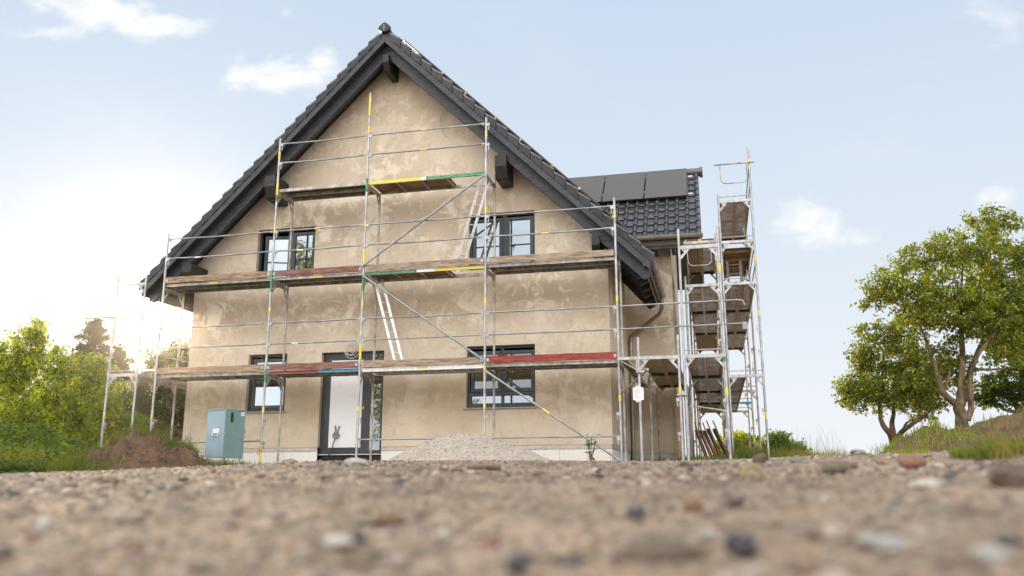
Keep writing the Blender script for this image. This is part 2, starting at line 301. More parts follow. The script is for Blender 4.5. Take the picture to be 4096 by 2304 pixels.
# ------------------------------------------------------------------ mesh helpers
class MB:
    def __init__(s): s.v = []; s.f = []; s.m = []
    def add(s, vs, fs, mi=0):
        o = len(s.v); s.v += [tuple(x) for x in vs]
        for f in fs: s.f.append(tuple(i+o for i in f)); s.m.append(mi)
        return s
    def box(s, x0, x1, y0, y1, z0, z1, mi=0):
        vs = [(x, y, z) for x in (x0, x1) for y in (y0, y1) for z in (z0, z1)]
        return s.add(vs, [(0, 1, 3, 2), (4, 6, 7, 5), (0, 4, 5, 1), (2, 3, 7, 6), (0, 2, 6, 4), (1, 5, 7, 3)], mi)
    def bar(s, a, c, w, h, mi=0, up=(0, 0, 1)):
        a = Vector(a); c = Vector(c); d = (c-a).normalized(); u = Vector(up)
        sx = d.cross(u)
        if sx.length < 1e-4: sx = Vector((1, 0, 0))
        sx.normalize(); u = sx.cross(d)
        vs = [p+sx*i*w/2+u*j*h/2 for p in (a, c) for i, j in ((-1, -1), (1, -1), (1, 1), (-1, 1))]
        return s.add(vs, [(3, 2, 1, 0), (4, 5, 6, 7), (0, 1, 5, 4), (1, 2, 6, 5), (2, 3, 7, 6), (3, 0, 4, 7)], mi)
    def path(s, pts, r, n=10, mi=0, cap=True):
        pts = [Vector(p) for p in pts]; k = len(pts); rs = r if isinstance(r, (list, tuple)) else [r]*k
        ref = None; vs = []
        for i, p in enumerate(pts):
            d = (pts[min(i+1, k-1)]-pts[max(i-1, 0)]).normalized()
            if ref is None: ref = Vector((0, 0, 1)) if abs(d.z) < .9 else Vector((1, 0, 0))
            sx = d.cross(ref).normalized(); ref2 = sx.cross(d).normalized(); ref = ref2
            for j in range(n):
                t = 2*math.pi*j/n; vs.append(p+(sx*math.cos(t)+ref2*math.sin(t))*rs[i])
        fs = [(i*n+j, i*n+(j+1) % n, (i+1)*n+(j+1) % n, (i+1)*n+j) for i in range(k-1) for j in range(n)]
        if cap: fs += [tuple(range(n))[::-1], tuple((k-1)*n+j for j in range(n))]
        return s.add(vs, fs, mi)
    def tube(s, a, c, r, n=10, mi=0): return s.path([a, c], r, n, mi)
    def prism_y(s, poly, y0, y1, mi=0):     # poly of (x, z)
        k = len(poly); vs = [(x, y0, z) for x, z in poly]+[(x, y1, z) for x, z in poly]
        return s.add(vs, [tuple(range(k)), tuple(range(2*k-1, k-1, -1))]+[(i, i+k, (i+1) % k+k, (i+1) % k) for i in range(k)], mi)
    def prism_x(s, poly, x0, x1, mi=0):     # poly of (y, z)
        k = len(poly); vs = [(x0, y, z) for y, z in poly]+[(x1, y, z) for y, z in poly]
        return s.add(vs, [tuple(range(k)), tuple(range(2*k-1, k-1, -1))]+[(i, i+k, (i+1) % k+k, (i+1) % k) for i in range(k)], mi)
    def build(s, name, mats, parent=None, smooth=False, angle=40, bevel=0):
        if not isinstance(mats, (list, tuple)): mats = [mats]
        me = bpy.data.meshes.new(name)
        A = np.array(s.v, dtype=float); c = Vector(((A[:, 0].min()+A[:, 0].max())/2, (A[:, 1].min()+A[:, 1].max())/2, A[:, 2].min()))
        A = A-np.array(c); me.from_pydata(A.tolist(), [], s.f)
        for m in mats: me.materials.append(M[m] if isinstance(m, str) else m)
        if len(mats) > 1: me.polygons.foreach_set('material_index', s.m)
        import bmesh
        bm = bmesh.new(); bm.from_mesh(me); bmesh.ops.recalc_face_normals(bm, faces=bm.faces)
        if bevel: bmesh.ops.bevel(bm, geom=bm.edges[:], offset=bevel, segments=1, affect='EDGES', clamp_overlap=True)
        bm.to_mesh(me); bm.free()
        if smooth: me.shade_smooth(); me.set_sharp_from_angle(angle=R(angle))
        return link(name, me, c, parent)
def world_loc(o):
    p = Vector(o.location)
    while o.parent: o = o.parent; p += Vector(o.location)
    return p
def link(name, me, c, parent=None):
    o = bpy.data.objects.new(name, me); COL.objects.link(o)
    o.location = c
    if parent is not None: o.location = Vector(c)-world_loc(parent); o.parent = parent
    return o
def tag(o, label=None, cat=None, group=None, kind=None):
    if label: o['label'] = label
    if cat: o['category'] = cat
    if group: o['group'] = group
    if kind: o['kind'] = kind
    return o
def thing(name, loc, label, cat, group=None):
    o = bpy.data.objects.new(name, None); COL.objects.link(o); o.location = loc; o.empty_display_size = .2
    return tag(o, label, cat, group)
def npmesh(name, V, F, mat, parent=None, cols=None, smooth=False, origin=None):
    """V (n,3), F (m,k) int arrays of one face size"""
    me = bpy.data.meshes.new(name); V = np.asarray(V, dtype=np.float32); F = np.asarray(F, dtype=np.int32)
    c = np.array([(V[:, 0].min()+V[:, 0].max())/2, (V[:, 1].min()+V[:, 1].max())/2, V[:, 2].min()]) if origin is None else np.array(origin)
    me.vertices.add(len(V)); me.vertices.foreach_set('co', (V-c).astype(np.float32).ravel())
    k = F.shape[1]; me.loops.add(F.size); me.loops.foreach_set('vertex_index', F.ravel())
    me.polygons.add(len(F)); me.polygons.foreach_set('loop_start', np.arange(0, F.size, k, dtype=np.int32))
    me.update(calc_edges=True); me.validate()
    if cols is not None:
        at_ = me.color_attributes.new('Col', 'FLOAT_COLOR', 'POINT'); cc = np.ones((len(V), 4), dtype=np.float32); cc[:, :3] = cols; at_.data.foreach_set('color', cc.ravel())
    me.materials.append(M[mat] if isinstance(mat, str) else mat)
    if smooth: me.shade_smooth()
    return link(name, me, Vector(c), parent)
def vnoise(x, y, s=0):
    xi = np.floor(x).astype(np.int64); yi = np.floor(y).astype(np.int64); fx = x-xi; fy = y-yi
    fx = fx*fx*(3-2*fx); fy = fy*fy*(3-2*fy)
    def h(a, c):
        n = (a*374761393+c*668265263+s*974634777) & 0xffffffff
        n = ((n ^ (n >> 13))*1274126177) & 0xffffffff
        return ((n ^ (n >> 16)) & 0xffff)/65535.
    return (h(xi, yi)*(1-fx)+h(xi+1, yi)*fx)*(1-fy)+(h(xi, yi+1)*(1-fx)+h(xi+1, yi+1)*fx)*fy-.5
def fbm(x, y, o=4, s=0, g=.5):
    t = 0; a = 1.
    for i in range(o): t = t+a*vnoise(x*2**i, y*2**i, s+i); a *= g
    return t

# ------------------------------------------------------------------ ground
TH = np.array([-1.4, -.7691, -.6794, -.6066, -.5027, -.4481, -.2484, -.0476, .035, .1013, .2132, .3029, .8])
TE = np.array([.002, .00891, .01229, .01577, .02113, .0238, .0246, .0236, .02549, .02758, .02981, .0325, .034])
def ground_z(x, y, fine=True):
    x = np.asarray(x, float); y = np.asarray(y, float)
    dx = x-CAM[0]; dy = y-CAM[1]; r = np.hypot(dx, dy)+1e-6; th = np.arctan2(dx, dy)
    e = np.interp(th, TH, TE)-.0012; e = np.where(np.abs(th) > 1.6, .0, e)
    z = CAM[2]+e*np.minimum(r, 13.5)-.205*np.exp(-r/3.)
    if fine:
        f = np.clip(1-r/18, 0, 1)
        z = z+f*(.045*fbm(x*1.5, y*1.5, 3, 5)*np.clip(r/4, .3, 1)+.022*fbm(x*7, y*7, 4, 9, .6)+.004*fbm(x*30, y*30, 2, 3)*np.clip(1.6-r/5, 0, 1))
    return z
def gz(x, y): return float(ground_z(np.array([x]), np.array([y]), False)[0])
def build_ground():
    rr = np.concatenate([[.02], np.geomspace(.35, 14, 520), np.geomspace(14.5, 60, 40), [90, 140, 200, 290]])
    ta = np.concatenate([np.linspace(-math.pi, -.95, 40, endpoint=False), np.linspace(-.95, .5, 620), np.linspace(.5, math.pi, 40)[1:]])
    Rr, Tt = np.meshgrid(rr, ta, indexing='ij'); X = CAM[0]+Rr*np.sin(Tt); Y = CAM[1]+Rr*np.cos(Tt)
    Z = ground_z(X, Y); Z = np.where(Rr > 60, Z-(Rr-60)*.002, Z)
    n, k = X.shape; idx = np.arange(n*k).reshape(n, k)
    F = np.stack([idx[:-1, :-1], idx[:-1, 1:], idx[1:, 1:], idx[1:, :-1]], -1).reshape(-1, 4)
    tag(npmesh('ground', np.stack([X, Y, Z], -1).reshape(-1, 3), F, 'ground', smooth=True), kind='structure')
build_ground()
# ------------------------------------------------------------------ stones
def ico(sub):
    t = (1+5**.5)/2
    v = np.array([(-1, t, 0), (1, t, 0), (-1, -t, 0), (1, -t, 0), (0, -1, t), (0, 1, t), (0, -1, -t), (0, 1, -t), (t, 0, -1), (t, 0, 1), (-t, 0, -1), (-t, 0, 1)], float)
    f = [(0, 11, 5), (0, 5, 1), (0, 1, 7), (0, 7, 10), (0, 10, 11), (1, 5, 9), (5, 11, 4), (11, 10, 2), (10, 7, 6), (7, 1, 8), (3, 9, 4), (3, 4, 2), (3, 2, 6), (3, 6, 8), (3, 8, 9), (4, 9, 5), (2, 4, 11), (6, 2, 10), (8, 6, 7), (9, 8, 1)]
    v = list(v/np.linalg.norm(v[0]))
    for _ in range(sub):
        c = {}; nf = []
        def mid(a, b_):
            k = (min(a, b_), max(a, b_))
            if k not in c: p = v[a]+v[b_]; v.append(p/np.linalg.norm(p)); c[k] = len(v)-1
            return c[k]
        for a, b_, d in f:
            x, y, z = mid(a, b_), mid(b_, d), mid(d, a); nf += [(a, x, z), (b_, y, x), (d, z, y), (x, y, z)]
        f = nf
    return np.array(v), np.array(f)
PAL = np.array([(.37, .29, .22), (.29, .22, .16), (.44, .37, .31), (.17, .13, .10), (.56, .51, .46), (.10, .09, .085), (.085, .09, .105), (.26, .145, .095), (.32, .23, .145), (.40, .32, .25), (.23, .18, .145), (.38, .28, .21)])
PW = np.array([4, 3, 3, 2.2, 1.2, 1.2, .9, .8, 1, 3, 2, 1.5]); PW /= PW.sum()
def rotmats(n):
    q = rng.normal(size=(n, 4)); q /= np.linalg.norm(q, axis=1)[:, None]; w, x, y, z = q.T
    return np.stack([np.stack([1-2*(y*y+z*z), 2*(x*y-z*w), 2*(x*z+y*w)], -1), np.stack([2*(x*y+z*w), 1-2*(x*x+z*z), 2*(y*z-x*w)], -1), np.stack([2*(x*z-y*w), 2*(y*z+x*w), 1-2*(x*x+y*y)], -1)], 1)
def stones(name, P, S, sub, cols=None, flat=.6, mat='stone'):
    v, f = ico(sub); n = len(P); k = len(v)
    var = [v*(1+.28*np.array([vnoise(p[0]*1.7+i*7+np.array([0.]), p[1]*1.7+p[2]*2.3+np.array([0.]), i)[0] for p in v])[:, None]) for i in range(10)]
    var = np.array(var)[rng.integers(0, 10, n)]
    Q = np.einsum('nij,nkj->nki', rotmats(n), var*rng.uniform(.65, 1.2, (n, 1, 3)))
    Q[:, :, 2] *= flat; Q = Q*S[:, None, None]+P[:, None, :]
    F = (f[None]+(np.arange(n)*k)[:, None, None]).reshape(-1, 3)
    c = PAL[rng.choice(len(PAL), n, p=PW)]*rng.uniform(.55, .95, (n, 1)) if cols is None else cols
    return npmesh(name, Q.reshape(-1, 3), F, mat, cols=np.repeat(c, k, 0), smooth=True)
def scatter(n, r0, r1, smin, smax, kk):
    r = np.exp(rng.uniform(math.log(r0), math.log(r1), n)); th = rng.uniform(-.84, .40, n)
    x = CAM[0]+r*np.sin(th); y = CAM[1]+r*np.cos(th); z = ground_z(x, y)
    s = np.clip(np.exp(rng.normal(math.log(kk), .6, n)), smin, smax); s = np.maximum(s, r*.0011)
    return np.stack([x, y, z+s*.12], -1), s
P, S = scatter(2600, .7, 3.2, .002, .024, .0052)
tag(stones('pebbles', P, S, 2), 'blurred mixed pebbles strewn over the near dusty ground', 'pebbles', kind='stuff')
P, S = scatter(16000, 3., 13.5, .003, .025, .0068)
tag(stones('gravel', P, S, 1), 'small stones and grit covering the ground up to the scaffold', 'gravel', kind='stuff')
def ground_hit(u, v):
    d = FW+RI*(u-2048)/FPX-UP*(v-1152)/FPX; d = d/np.linalg.norm(d)
    t = np.concatenate([np.linspace(.5, 13, 3000)]); p = CAM+d*t[:, None]
    below = p[:, 2] < ground_z(p[:, 0], p[:, 1], False)
    i = int(np.argmax(below)) if below.any() else None
    if i is None: i = 2300
    return p[i], t[i]
def big_stone(u, v, w, h, col, label, name='stone', cat='stone', rmax=None, box=None):
    p, t = ground_hit(u, v+h*.35)
    if rmax and t > rmax:
        d = p-CAM; p = CAM+d*(rmax/t); t = rmax
        p[2] = ground_z(p[0:1], p[1:2], False)[0]
    sx = w/FPX*t/2; sz = h/FPX*t/2
    vv, ff = ico(3); s = random.random()*50
    nn = np.array([.42*vnoise(np.array([q[0]*1.2+s]), np.array([q[1]*1.2+q[2]*1.9]), 4)[0]+.22*vnoise(np.array([q[0]*2.6+s]), np.array([q[1]*2.6-q[2]*3]), 9)[0] for q in vv])
    q = vv*(1+nn[:, None])
    if box: q = np.sign(q)*np.abs(q)**box
    q = q*np.array([sx, max(sx*.7, sz), sz*1.15]); a = random.uniform(-.3, .3)
    q = q@np.array([[math.cos(a), 0, math.sin(a)*.5], [0, 1, 0], [-math.sin(a)*.5, 0, math.cos(a)]])
    q = q@np.array([[RI[0], RI[1], 0], [-RI[1], RI[0], 0], [0, 0, 1]])
    col = np.array(col)*.72; col = col*.75+col.mean()*np.array([1.12, 1., .88])*.25
    c = np.tile(col, (len(q), 1))*(1+.3*nn[:, None])
    z0 = p[2]+sz*.75
    o = npmesh(name, q+np.array([p[0], p[1], z0]), ff, 'stone', cols=c, smooth=True)
    tag(o, label, cat, 'larger stones on the open ground'); return o
for a in [(664, 1897, 46, 34, (.42, .38, .27), 'pale stone coloured as if lit yellow, alone on the gravel below the turquoise cabinet'),  # yellow sunlight on this stone is put into its colour
          (441, 1926, 56, 26, (.30, .20, .13), 'flat brown stone low on the gravel left of the pale yellow-lit one'),
          (1425, 1852, 95, 34, (.52, .50, .48), 'long pale grey rock at the foot of the middle scaffold post by the door'),
          (3359, 1872, 125, 50, (.22, .17, .13), 'wedge shaped grey brown stone, largest of the sharp ones at right'),
          (3651, 1850, 96, 46, (.33, .16, .10), 'rounded reddish stone right of the wedge shaped grey brown one'),
          (3041, 1840, 56, 44, (.17, .11, .07), 'dark brown lump on the crest just right of the tall scaffold tower'),
          (2738, 1856, 40, 16, (.12, .10, .09), 'small dark stone in front of the leaning brown panels'),
          (4065, 1925, 150, 95, (.17, .12, .09), 'big dark blurred rock cut by the right edge of the picture'),
          (2938, 2000, 76, 42, (.20, .18, .17), 'blurred grey pebble below the curled yellow peel'),
          (3708, 1944, 130, 40, (.62, .56, .50), 'wide whitish blurred stone below the reddish one'),
          (2971, 2188, 125, 80, (.085, .08, .095), 'blue black blurred stone near the bottom right of the middle'),
          (3545, 2182, 165, 60, (.50, .54, .53), 'long pale greenish white blurred stone near the bottom edge'),
          (2770, 2032, 76, 60, (.30, .16, .08), 'orange brown blurred stone left of the grey pebble'),
          (1596, 1950, 46, 34, (.11, .13, .15), 'slate blue blurred pebble below the long pale grey rock'),
          (1962, 2186, 74, 50, (.33, .12, .08), 'brick red blurred stone at the bottom middle'),
          (2541, 2050, 74, 44, (.12, .11, .12), 'charcoal blurred stone right of the middle below the scaffold tag'),
          (1433, 2146, 56, 40, (.12, .13, .15), 'dark grey blurred pebble left of the brick red one'),
          (2640, 2215, 300, 120, (.20, .15, .11), 'large brown blurred lump at the bottom right of the middle'),
          (174, 2102, 54, 40, (.64, .60, .55), 'white blurred pebble at the lower left'),
          (473, 2066, 48, 34, (.58, .50, .42), 'cream blurred pebble right of the white one at lower left'),
          (1348, 2166, 120, 44, (.66, .62, .54), 'bright white blurred stone lying flat in the foreground left of the middle'),
          (538, 2204, 66, 50, (.33, .17, .11), 'rust coloured blurred stone at the lower left'),
          (2068, 2262, 96, 66, (.10, .10, .115), 'slate grey blurred stone cut off at the bottom middle'),
          (3979, 2231, 90, 66, (.42, .46, .44), 'pale green grey round blurred stone in the lower right corner'),
          (3190, 1846, 60, 22, (.26, .23, .21), 'low grey stone on the crest between the brown lump and the distant house'),
          (3440, 1812, 60, 22, (.42, .37, .33), 'humped pale stone on the skyline left of the small plane tree'),
          (4010, 1800, 90, 30, (.36, .30, .25), 'tan rock on the crest below the grass mound at far right'),
          (2250, 1850, 60, 14, (.30, .20, .15), 'flat brown stone on the crest below the red toe board'),
          (1160, 1850, 62, 24, (.33, .26, .21), 'brown grey stone on the crest left of the front door'),]:
    big_stone(*a, rmax=11.5)
for a in [(1935, 1872, 135, 20, (.20, .13, .08), 'flat splinter of brown wood on the ground below the gravel heap', 'wood_chip', 'wood'),
          (1829, 1884, 48, 16, (.18, .10, .06), 'short dark wood chip left of the long splinter', 'wood_chip', 'wood'),
          (1552, 2078, 120, 26, (.30, .17, .09), 'blurred brown wood chip on the ground left of the middle', 'wood_chip', 'wood')]:
    o = big_stone(*a, rmax=11.5, box=.45); o['group'] = 'wood chips on the ground'
# curled yellow peel over a dark clod
p, t = ground_hit(3009, 1926)
mb = MB(); s_ = t/FPX
rr_ = [Vector(p)+Vector(RI)*(s_*x)+Vector((0, 0, 1))*(s_*z) for x, z in ((-44, 0), (-36, 26), (-20, 52), (0, 62), (20, 55), (36, 30), (42, 0))]
mb.path(rr_, [s_*5, s_*8, s_*9, s_*8, s_*9, s_*8, s_*5], 8)
tag(mb.build('peel', simple('dry_yellow_peel', (.30, .235, .11), .7), smooth=True), 'curled dry yellow peel arched over the ground in front of the scaffold tower', 'peel')

# ------------------------------------------------------------------ house
SL = .985; AX = .165; AZ = 9.95
def rt(x, off=0.): return AZ-SL*abs(x-AX)-off     # height of the roof line above x
house = thing('house', (0.17, 6, .35), 'unfinished gabled house with beige plaster, dark roof and a cross wing at right', 'house')
def wall_front():
    mb = MB(); mr = MB(); y = 1.0; d = .16
    ops = [(-3.07, -1.64, 4.42, 5.67), (1.965, 3.415, 4.42, 5.66), (-3.10, -2.16, 1.525, 2.785), (1.945, 3.40, 1.51, 2.785), (-1.335, .11, .74, 2.77)]
    xs = sorted({-4.60, 4.94, AX}|{o[0] for o in ops}|{o[1] for o in ops})
    for a, c in zip(xs, xs[1:]):
        z = .745; m_ = (a+c)/2
        for o in sorted([o for o in ops if o[0] <= m_ <= o[1]], key=lambda o: o[2]):
            if o[2] > z+.01: mb.add([(a, y, z), (c, y, z), (c, y, o[2]), (a, y, o[2])], [(0, 1, 2, 3)])
            z = o[3]
        mb.add([(a, y, z), (c, y, z), (c, y, rt(c, .33)), (a, y, rt(a, .33))], [(0, 1, 2, 3)])
    for x0, x1, z0, z1 in ops:
        zb = z0 if x0 != -1.335 else .44
        mb.add([(x0, y, zb), (x0, y+d, zb), (x0, y+d, z1), (x0, y, z1)], [(0, 1, 2, 3)])
        mb.add([(x1, y, zb), (x1, y+d, zb), (x1, y+d, z1), (x1, y, z1)], [(3, 2, 1, 0)])
        mb.add([(x0, y, z1), (x1, y, z1), (x1, y+d, z1), (x0, y+d, z1)], [(0, 1, 2, 3)])
        mb.add([(x0, y, zb), (x1, y, zb), (x1, y+d, zb), (x0, y+d, zb)], [(3, 2, 1, 0)])
    # right and left side walls, plaster bottom lip
    mb.add([(4.94, y, .745), (4.94, 4.7, .745), (4.94, 4.7, rt(4.94, .33)), (4.94, y, rt(4.94, .33))], [(0, 1, 2, 3)])
    mb.add([(-4.60, y, .745), (-4.60, 11, .745), (-4.60, 11, rt(-4.6, .33)), (-4.60, y, rt(-4.6, .33))], [(3, 2, 1, 0)])
    mb.add([(4.94, 8.36, .2), (4.94, 11, .2), (4.94, 11, rt(4.94, .33)), (4.94, 8.36, rt(4.94, .33))], [(0, 1, 2, 3)])
    mb.add([(-4.6, 11, .2), (4.94, 11, .2), (4.94, 11, rt(4.94, .33)), (AX, 11, rt(AX, .33)), (-4.6, 11, rt(-4.6, .33))], [(4, 3, 2, 1, 0)])
    for a, c in ((-4.6, -1.335), (.11, 4.94)): mb.add([(a, y, .745), (c, y, .745), (c, y+.03, .745), (a, y+.03, .745)], [(3, 2, 1, 0)])
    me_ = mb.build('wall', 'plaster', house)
    pl_ = MB()
    for a, c in ((-4.58, -1.335), (.11, 4.92)): pl_.box(a, c, y+.02, y+.2, .2, .655, 0)
    pl_.box(4.72, 4.921, 1.2, 4.7, .2, .655, 0); pl_.box(-4.581, -4.4, 1.2, 11, .2, .655, 0)
    for a, c in ((-4.58, -1.335), (.11, 4.92)): pl_.box(a, c, y+.012, y+.2, .662, .745, 1); pl_.box(a, c, y+.016, y+.19, .655, .662, 2)
    pl_.box(4.7, 4.93, 1.2, 4.7, .662, .7445, 1); pl_.box(4.7, 4.926, 1.2, 4.7, .655, .662, 2)
    pl_.build('plinth', ['plinth', 'skim', 'rust'], house)
    return me_
wall_front()
# cross wing
mb = MB(); we = 4.7; wr = 6.53
def wz(y): return 5.78+SL*(y-4.05)-.1 if y < wr else 5.78+SL*(2*wr-4.05-y)-.1
mb.add([(4.94, we, .745), (6.06, we, .745), (6.06, we, wz(we)-.2), (4.94, we, wz(we)-.2)], [(0, 1, 2, 3)])
yb = 2*wr-we
def side(y0, y1, z0, z1): mb.add([(6.06, y0, z0), (6.06, y1, z0), (6.06, y1, z1 if z1 else wz(y1)-.2), (6.06, y0, z1 if z1 else wz(y0)-.2)], [(0, 1, 2, 3)])
side(we, 5.15, .745, None); side(5.15, 6.1, .745, 3.5); side(5.15, 6.1, 5.0, None); side(6.1, wr, .745, None); side(wr, yb, .745, None)
mb.add([(5.9, 5.15, 3.5), (6.06, 5.15, 3.5), (6.06, 5.15, 5.0), (5.9, 5.15, 5.0)], [(0, 1, 2, 3)]); mb.add([(5.9, 6.1, 3.5), (6.06, 6.1, 3.5), (6.06, 6.1, 5.0), (5.9, 6.1, 5.0)], [(0, 1, 2, 3)])
mb.add([(4.94, yb, .2), (6.06, yb, .2), (6.06, yb, wz(yb)-.2), (4.94, yb, wz(yb)-.2)], [(3, 2, 1, 0)])
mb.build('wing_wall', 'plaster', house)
mb = MB(); mb.box(4.94, 6.045, we+.012, we+.2, .2, .66, 0); mb.box(4.94, 6.05, we+.006, we+.2, .668, .745, 0); mb.box(4.94, 6.047, we+.01, we+.19, .66, .668, 1)
mb.box(5.85, 6.045, we+.2, yb, .2, .745, 0); mb.build('wing_plinth', ['skim', 'rust'], house)
mb = MB(); mb.box(5.86, 5.9, 5.15, 6.1, 3.5, 5.0); fr = mb.build('window', 'frame', house)
mb = MB(); mb.box(5.9, 5.905, 5.24, 6.01, 3.6, 4.9); mb.build('pane', 'glass', fr)
# roof slabs
def slab(x0, x1, y0, y1, name, label=None):
    mb = MB(); mb.prism_y([(x0, rt(x0, .02)), (x1, rt(x1, .02)), (x1, rt(x1, .31)), (x0, rt(x0, .31))], y0, y1, 0)
    return mb
roof = thing('roof', (AX, 5.6, 4), None, None); roof.parent = house; roof.location = Vector((AX, 5.6, 4))-Vector(house.location)
def tilesheet(origin, ux, uy, nx, ny, px, py, name, parent, mat='tile', sx=8):
    """wavy interlocking tiles: ux along the eave, uy up the slope"""
    o = Vector(origin); ux = Vector(ux).normalized(); uy = Vector(uy).normalized(); nn = ux.cross(uy).normalized()
    if nn.z < 0: nn = -nn
    us = []
    for i in range(nx):
        for t, h in ((0, 0), (.12, .002), (.25, -.006), (.5, -.002), (.60, .014), (.68, .044), (.77, .060), (.87, .058), (.95, .026)): us.append(((i+t)*px, h))
    us.append((nx*px, 0)); rows = []
    for j in range(ny):
        rows += [(j*py, .0), (j*py+.004, .036), (j*py+.03, .044), (j*py+py*.5, .030), ((j+1)*py-.002, .004)]
    V = []
    for v, hv in rows:
        for u, hu in us:
            w = .018*(hu/.048)*(1 if hv > .02 else 1)
            V.append(o+ux*u+uy*(v-w*0.9)+nn*(hu+hv))
    k = len(us); F = [(a*k+c, a*k+c+1, (a+1)*k+c+1, (a+1)*k+c) for a in range(len(rows)-1) for c in range(k-1)]
    mb = MB(); mb.add(V, F); return mb.build(name, mat, parent, smooth=True, angle=55)
s45 = math.sqrt(1+SL*SL)
for x0, x1, y0, y1, nm in ((AX, 5.80, .30, 4.12, 'roof_deck'), (AX, 5.0, 4.12, 11.6, 'roof_deck'), (-5.47, AX, .30, 11.6, 'roof_deck')):
    slab(x0, x1, y0, y1, nm).build(nm, 'soffit', roof)
tilesheet((5.82, .34, rt(5.82)-.01), (0, 1, 0), (-1, 0, SL), 15, 23, .25, .345, 'roof_tiles', roof, 'tilem')
tilesheet((-5.49, .34, rt(-5.49)-.01), (0, 1, 0), (1, 0, SL), 44, 23, .25, .345, 'roof_tiles', roof, 'tilem')
for sgn in (1, -1):
    X = lambda s: AX+sgn*s/s45; Z = lambda s, o: AZ-SL*s/s45-o
    Lt = 8.04 if sgn == 1 else 7.92
    # verge tiles
    mb = MB(); n = 23; pt = (Lt-.14)/n
    for i in range(n):
        a = .14+i*pt; c = a+pt+.05
        ya, yc = .272, .246
        vs = [(X(a), ya, Z(a, .035)), (X(c), yc, Z(c, -.042)), (X(c), yc, Z(c, .145)), (X(a), ya, Z(a, .165))]
        mb.add(vs+[(x, .30, z) for x, y, z in vs], [(0, 1, 2, 3), (7, 6, 5, 4), (0, 4, 5, 1), (1, 5, 6, 2), (2, 6, 7, 3), (3, 7, 4, 0)])
        mb.prism_y([(X(a), Z(a, .03)), (X(c), Z(c, -.042)), (X(c), Z(c, .01)), (X(a), Z(a, .06))], .29, .40)
        r_ = .030
        mb.path([(X(a+.0), .295, Z(a, .022)), (X(a+.06), .285, Z(a+.06, .002)), (X(c-.05), .272, Z(c-.05, -.038)), (X(c-.012), .270, Z(c-.012, -.038)), (X(c), .272, Z(c, -.022))], [r_*.5, r_*.9, r_*1.1, r_*.95, r_*.4], 10, 1)
        mb.box(X(c-.02)-.012, X(c-.02)+.012, .252, .27, Z(c, .15), Z(c, .03))
    mb.build('verge_tiles', ['tilev', 'tile'], roof, smooth=True, angle=35)
    # narrow verge board, soffit edge, verge rafter
    e = Lt-.06
    mb = MB(); mb.prism_y([(X(0), Z(0, .16)), (X(e), Z(e, .16)), (X(e), Z(e, .325)), (X(0), Z(0, .325))], .275, .302); mb.build('verge_board', 'darkwood', roof)
    mb = MB(); e2 = Lt-.10
    mb.prism_y([(X(0), Z(0, .312)), (X(e2), Z(e2, .312)), (X(e2)-sgn*.02, Z(e2, .46)), (X(e2)-sgn*.13, Z(e2-.13*1.4, .60)), (X(0), Z(0, .61))], .47, .58)
    mb.build('verge_rafter', 'darkwood', roof)
for nm, x0, x1, z0, z1, yf in (('ridge_purlin', .10, .245, 8.98, 9.36, .36), ('purlin', 2.70, 2.95, 6.20, 6.72, .36), ('purlin', -2.62, -2.37, 6.20, 6.72, .36), ('purlin', 4.70, 4.86, 4.42, 4.82, .36), ('purlin', -4.53, -4.30, 4.40, 4.80, .36)):
    mb = MB(); h = z1-z0; mb.prism_x([(yf, z1), (yf, z0+h*.52), (yf+.10, z0+.03), (yf+.14, z0), (1.2, z0), (1.2, z1)], x0, x1); mb.build(nm, 'blackwood', roof)
# ridge caps with end disc
mb = MB()
for i in range(28):
    y = .30+i*.40; mb.path([(AX, y, AZ-.03), (AX, y+.40, AZ-.045)], [.115, .10], 14)
rc = mb.build('ridge_tiles', 'tilev', roof, smooth=True)
prof = []
for k in range(28):
    t = 2*math.pi*k/28; r_ = .122+.012*math.cos(4*t)
    prof.append((AX+r_*1.08*math.cos(t), AZ-.005+max(r_*math.sin(t), -.10)))
mb = MB(); mb.prism_y(prof, .225, .285); mb.build('ridge_end_disc', 'tilev', rc, bevel=.006)
mb = MB(); mb.tube((AX, .215, AZ+.06), (AX, .226, AZ+.06), .011, 8); mb.tube((AX, .215, AZ-.05), (AX, .226, AZ-.05), .013, 8)
for k in range(3):
    t = k*math.pi/3; mb.bar((AX-.04*math.cos(t), .222, AZ+.01-.04*math.sin(t)), (AX+.04*math.cos(t), .222, AZ+.01+.04*math.sin(t)), .004, .006)
mb.build('star_emblem', 'steel', rc)
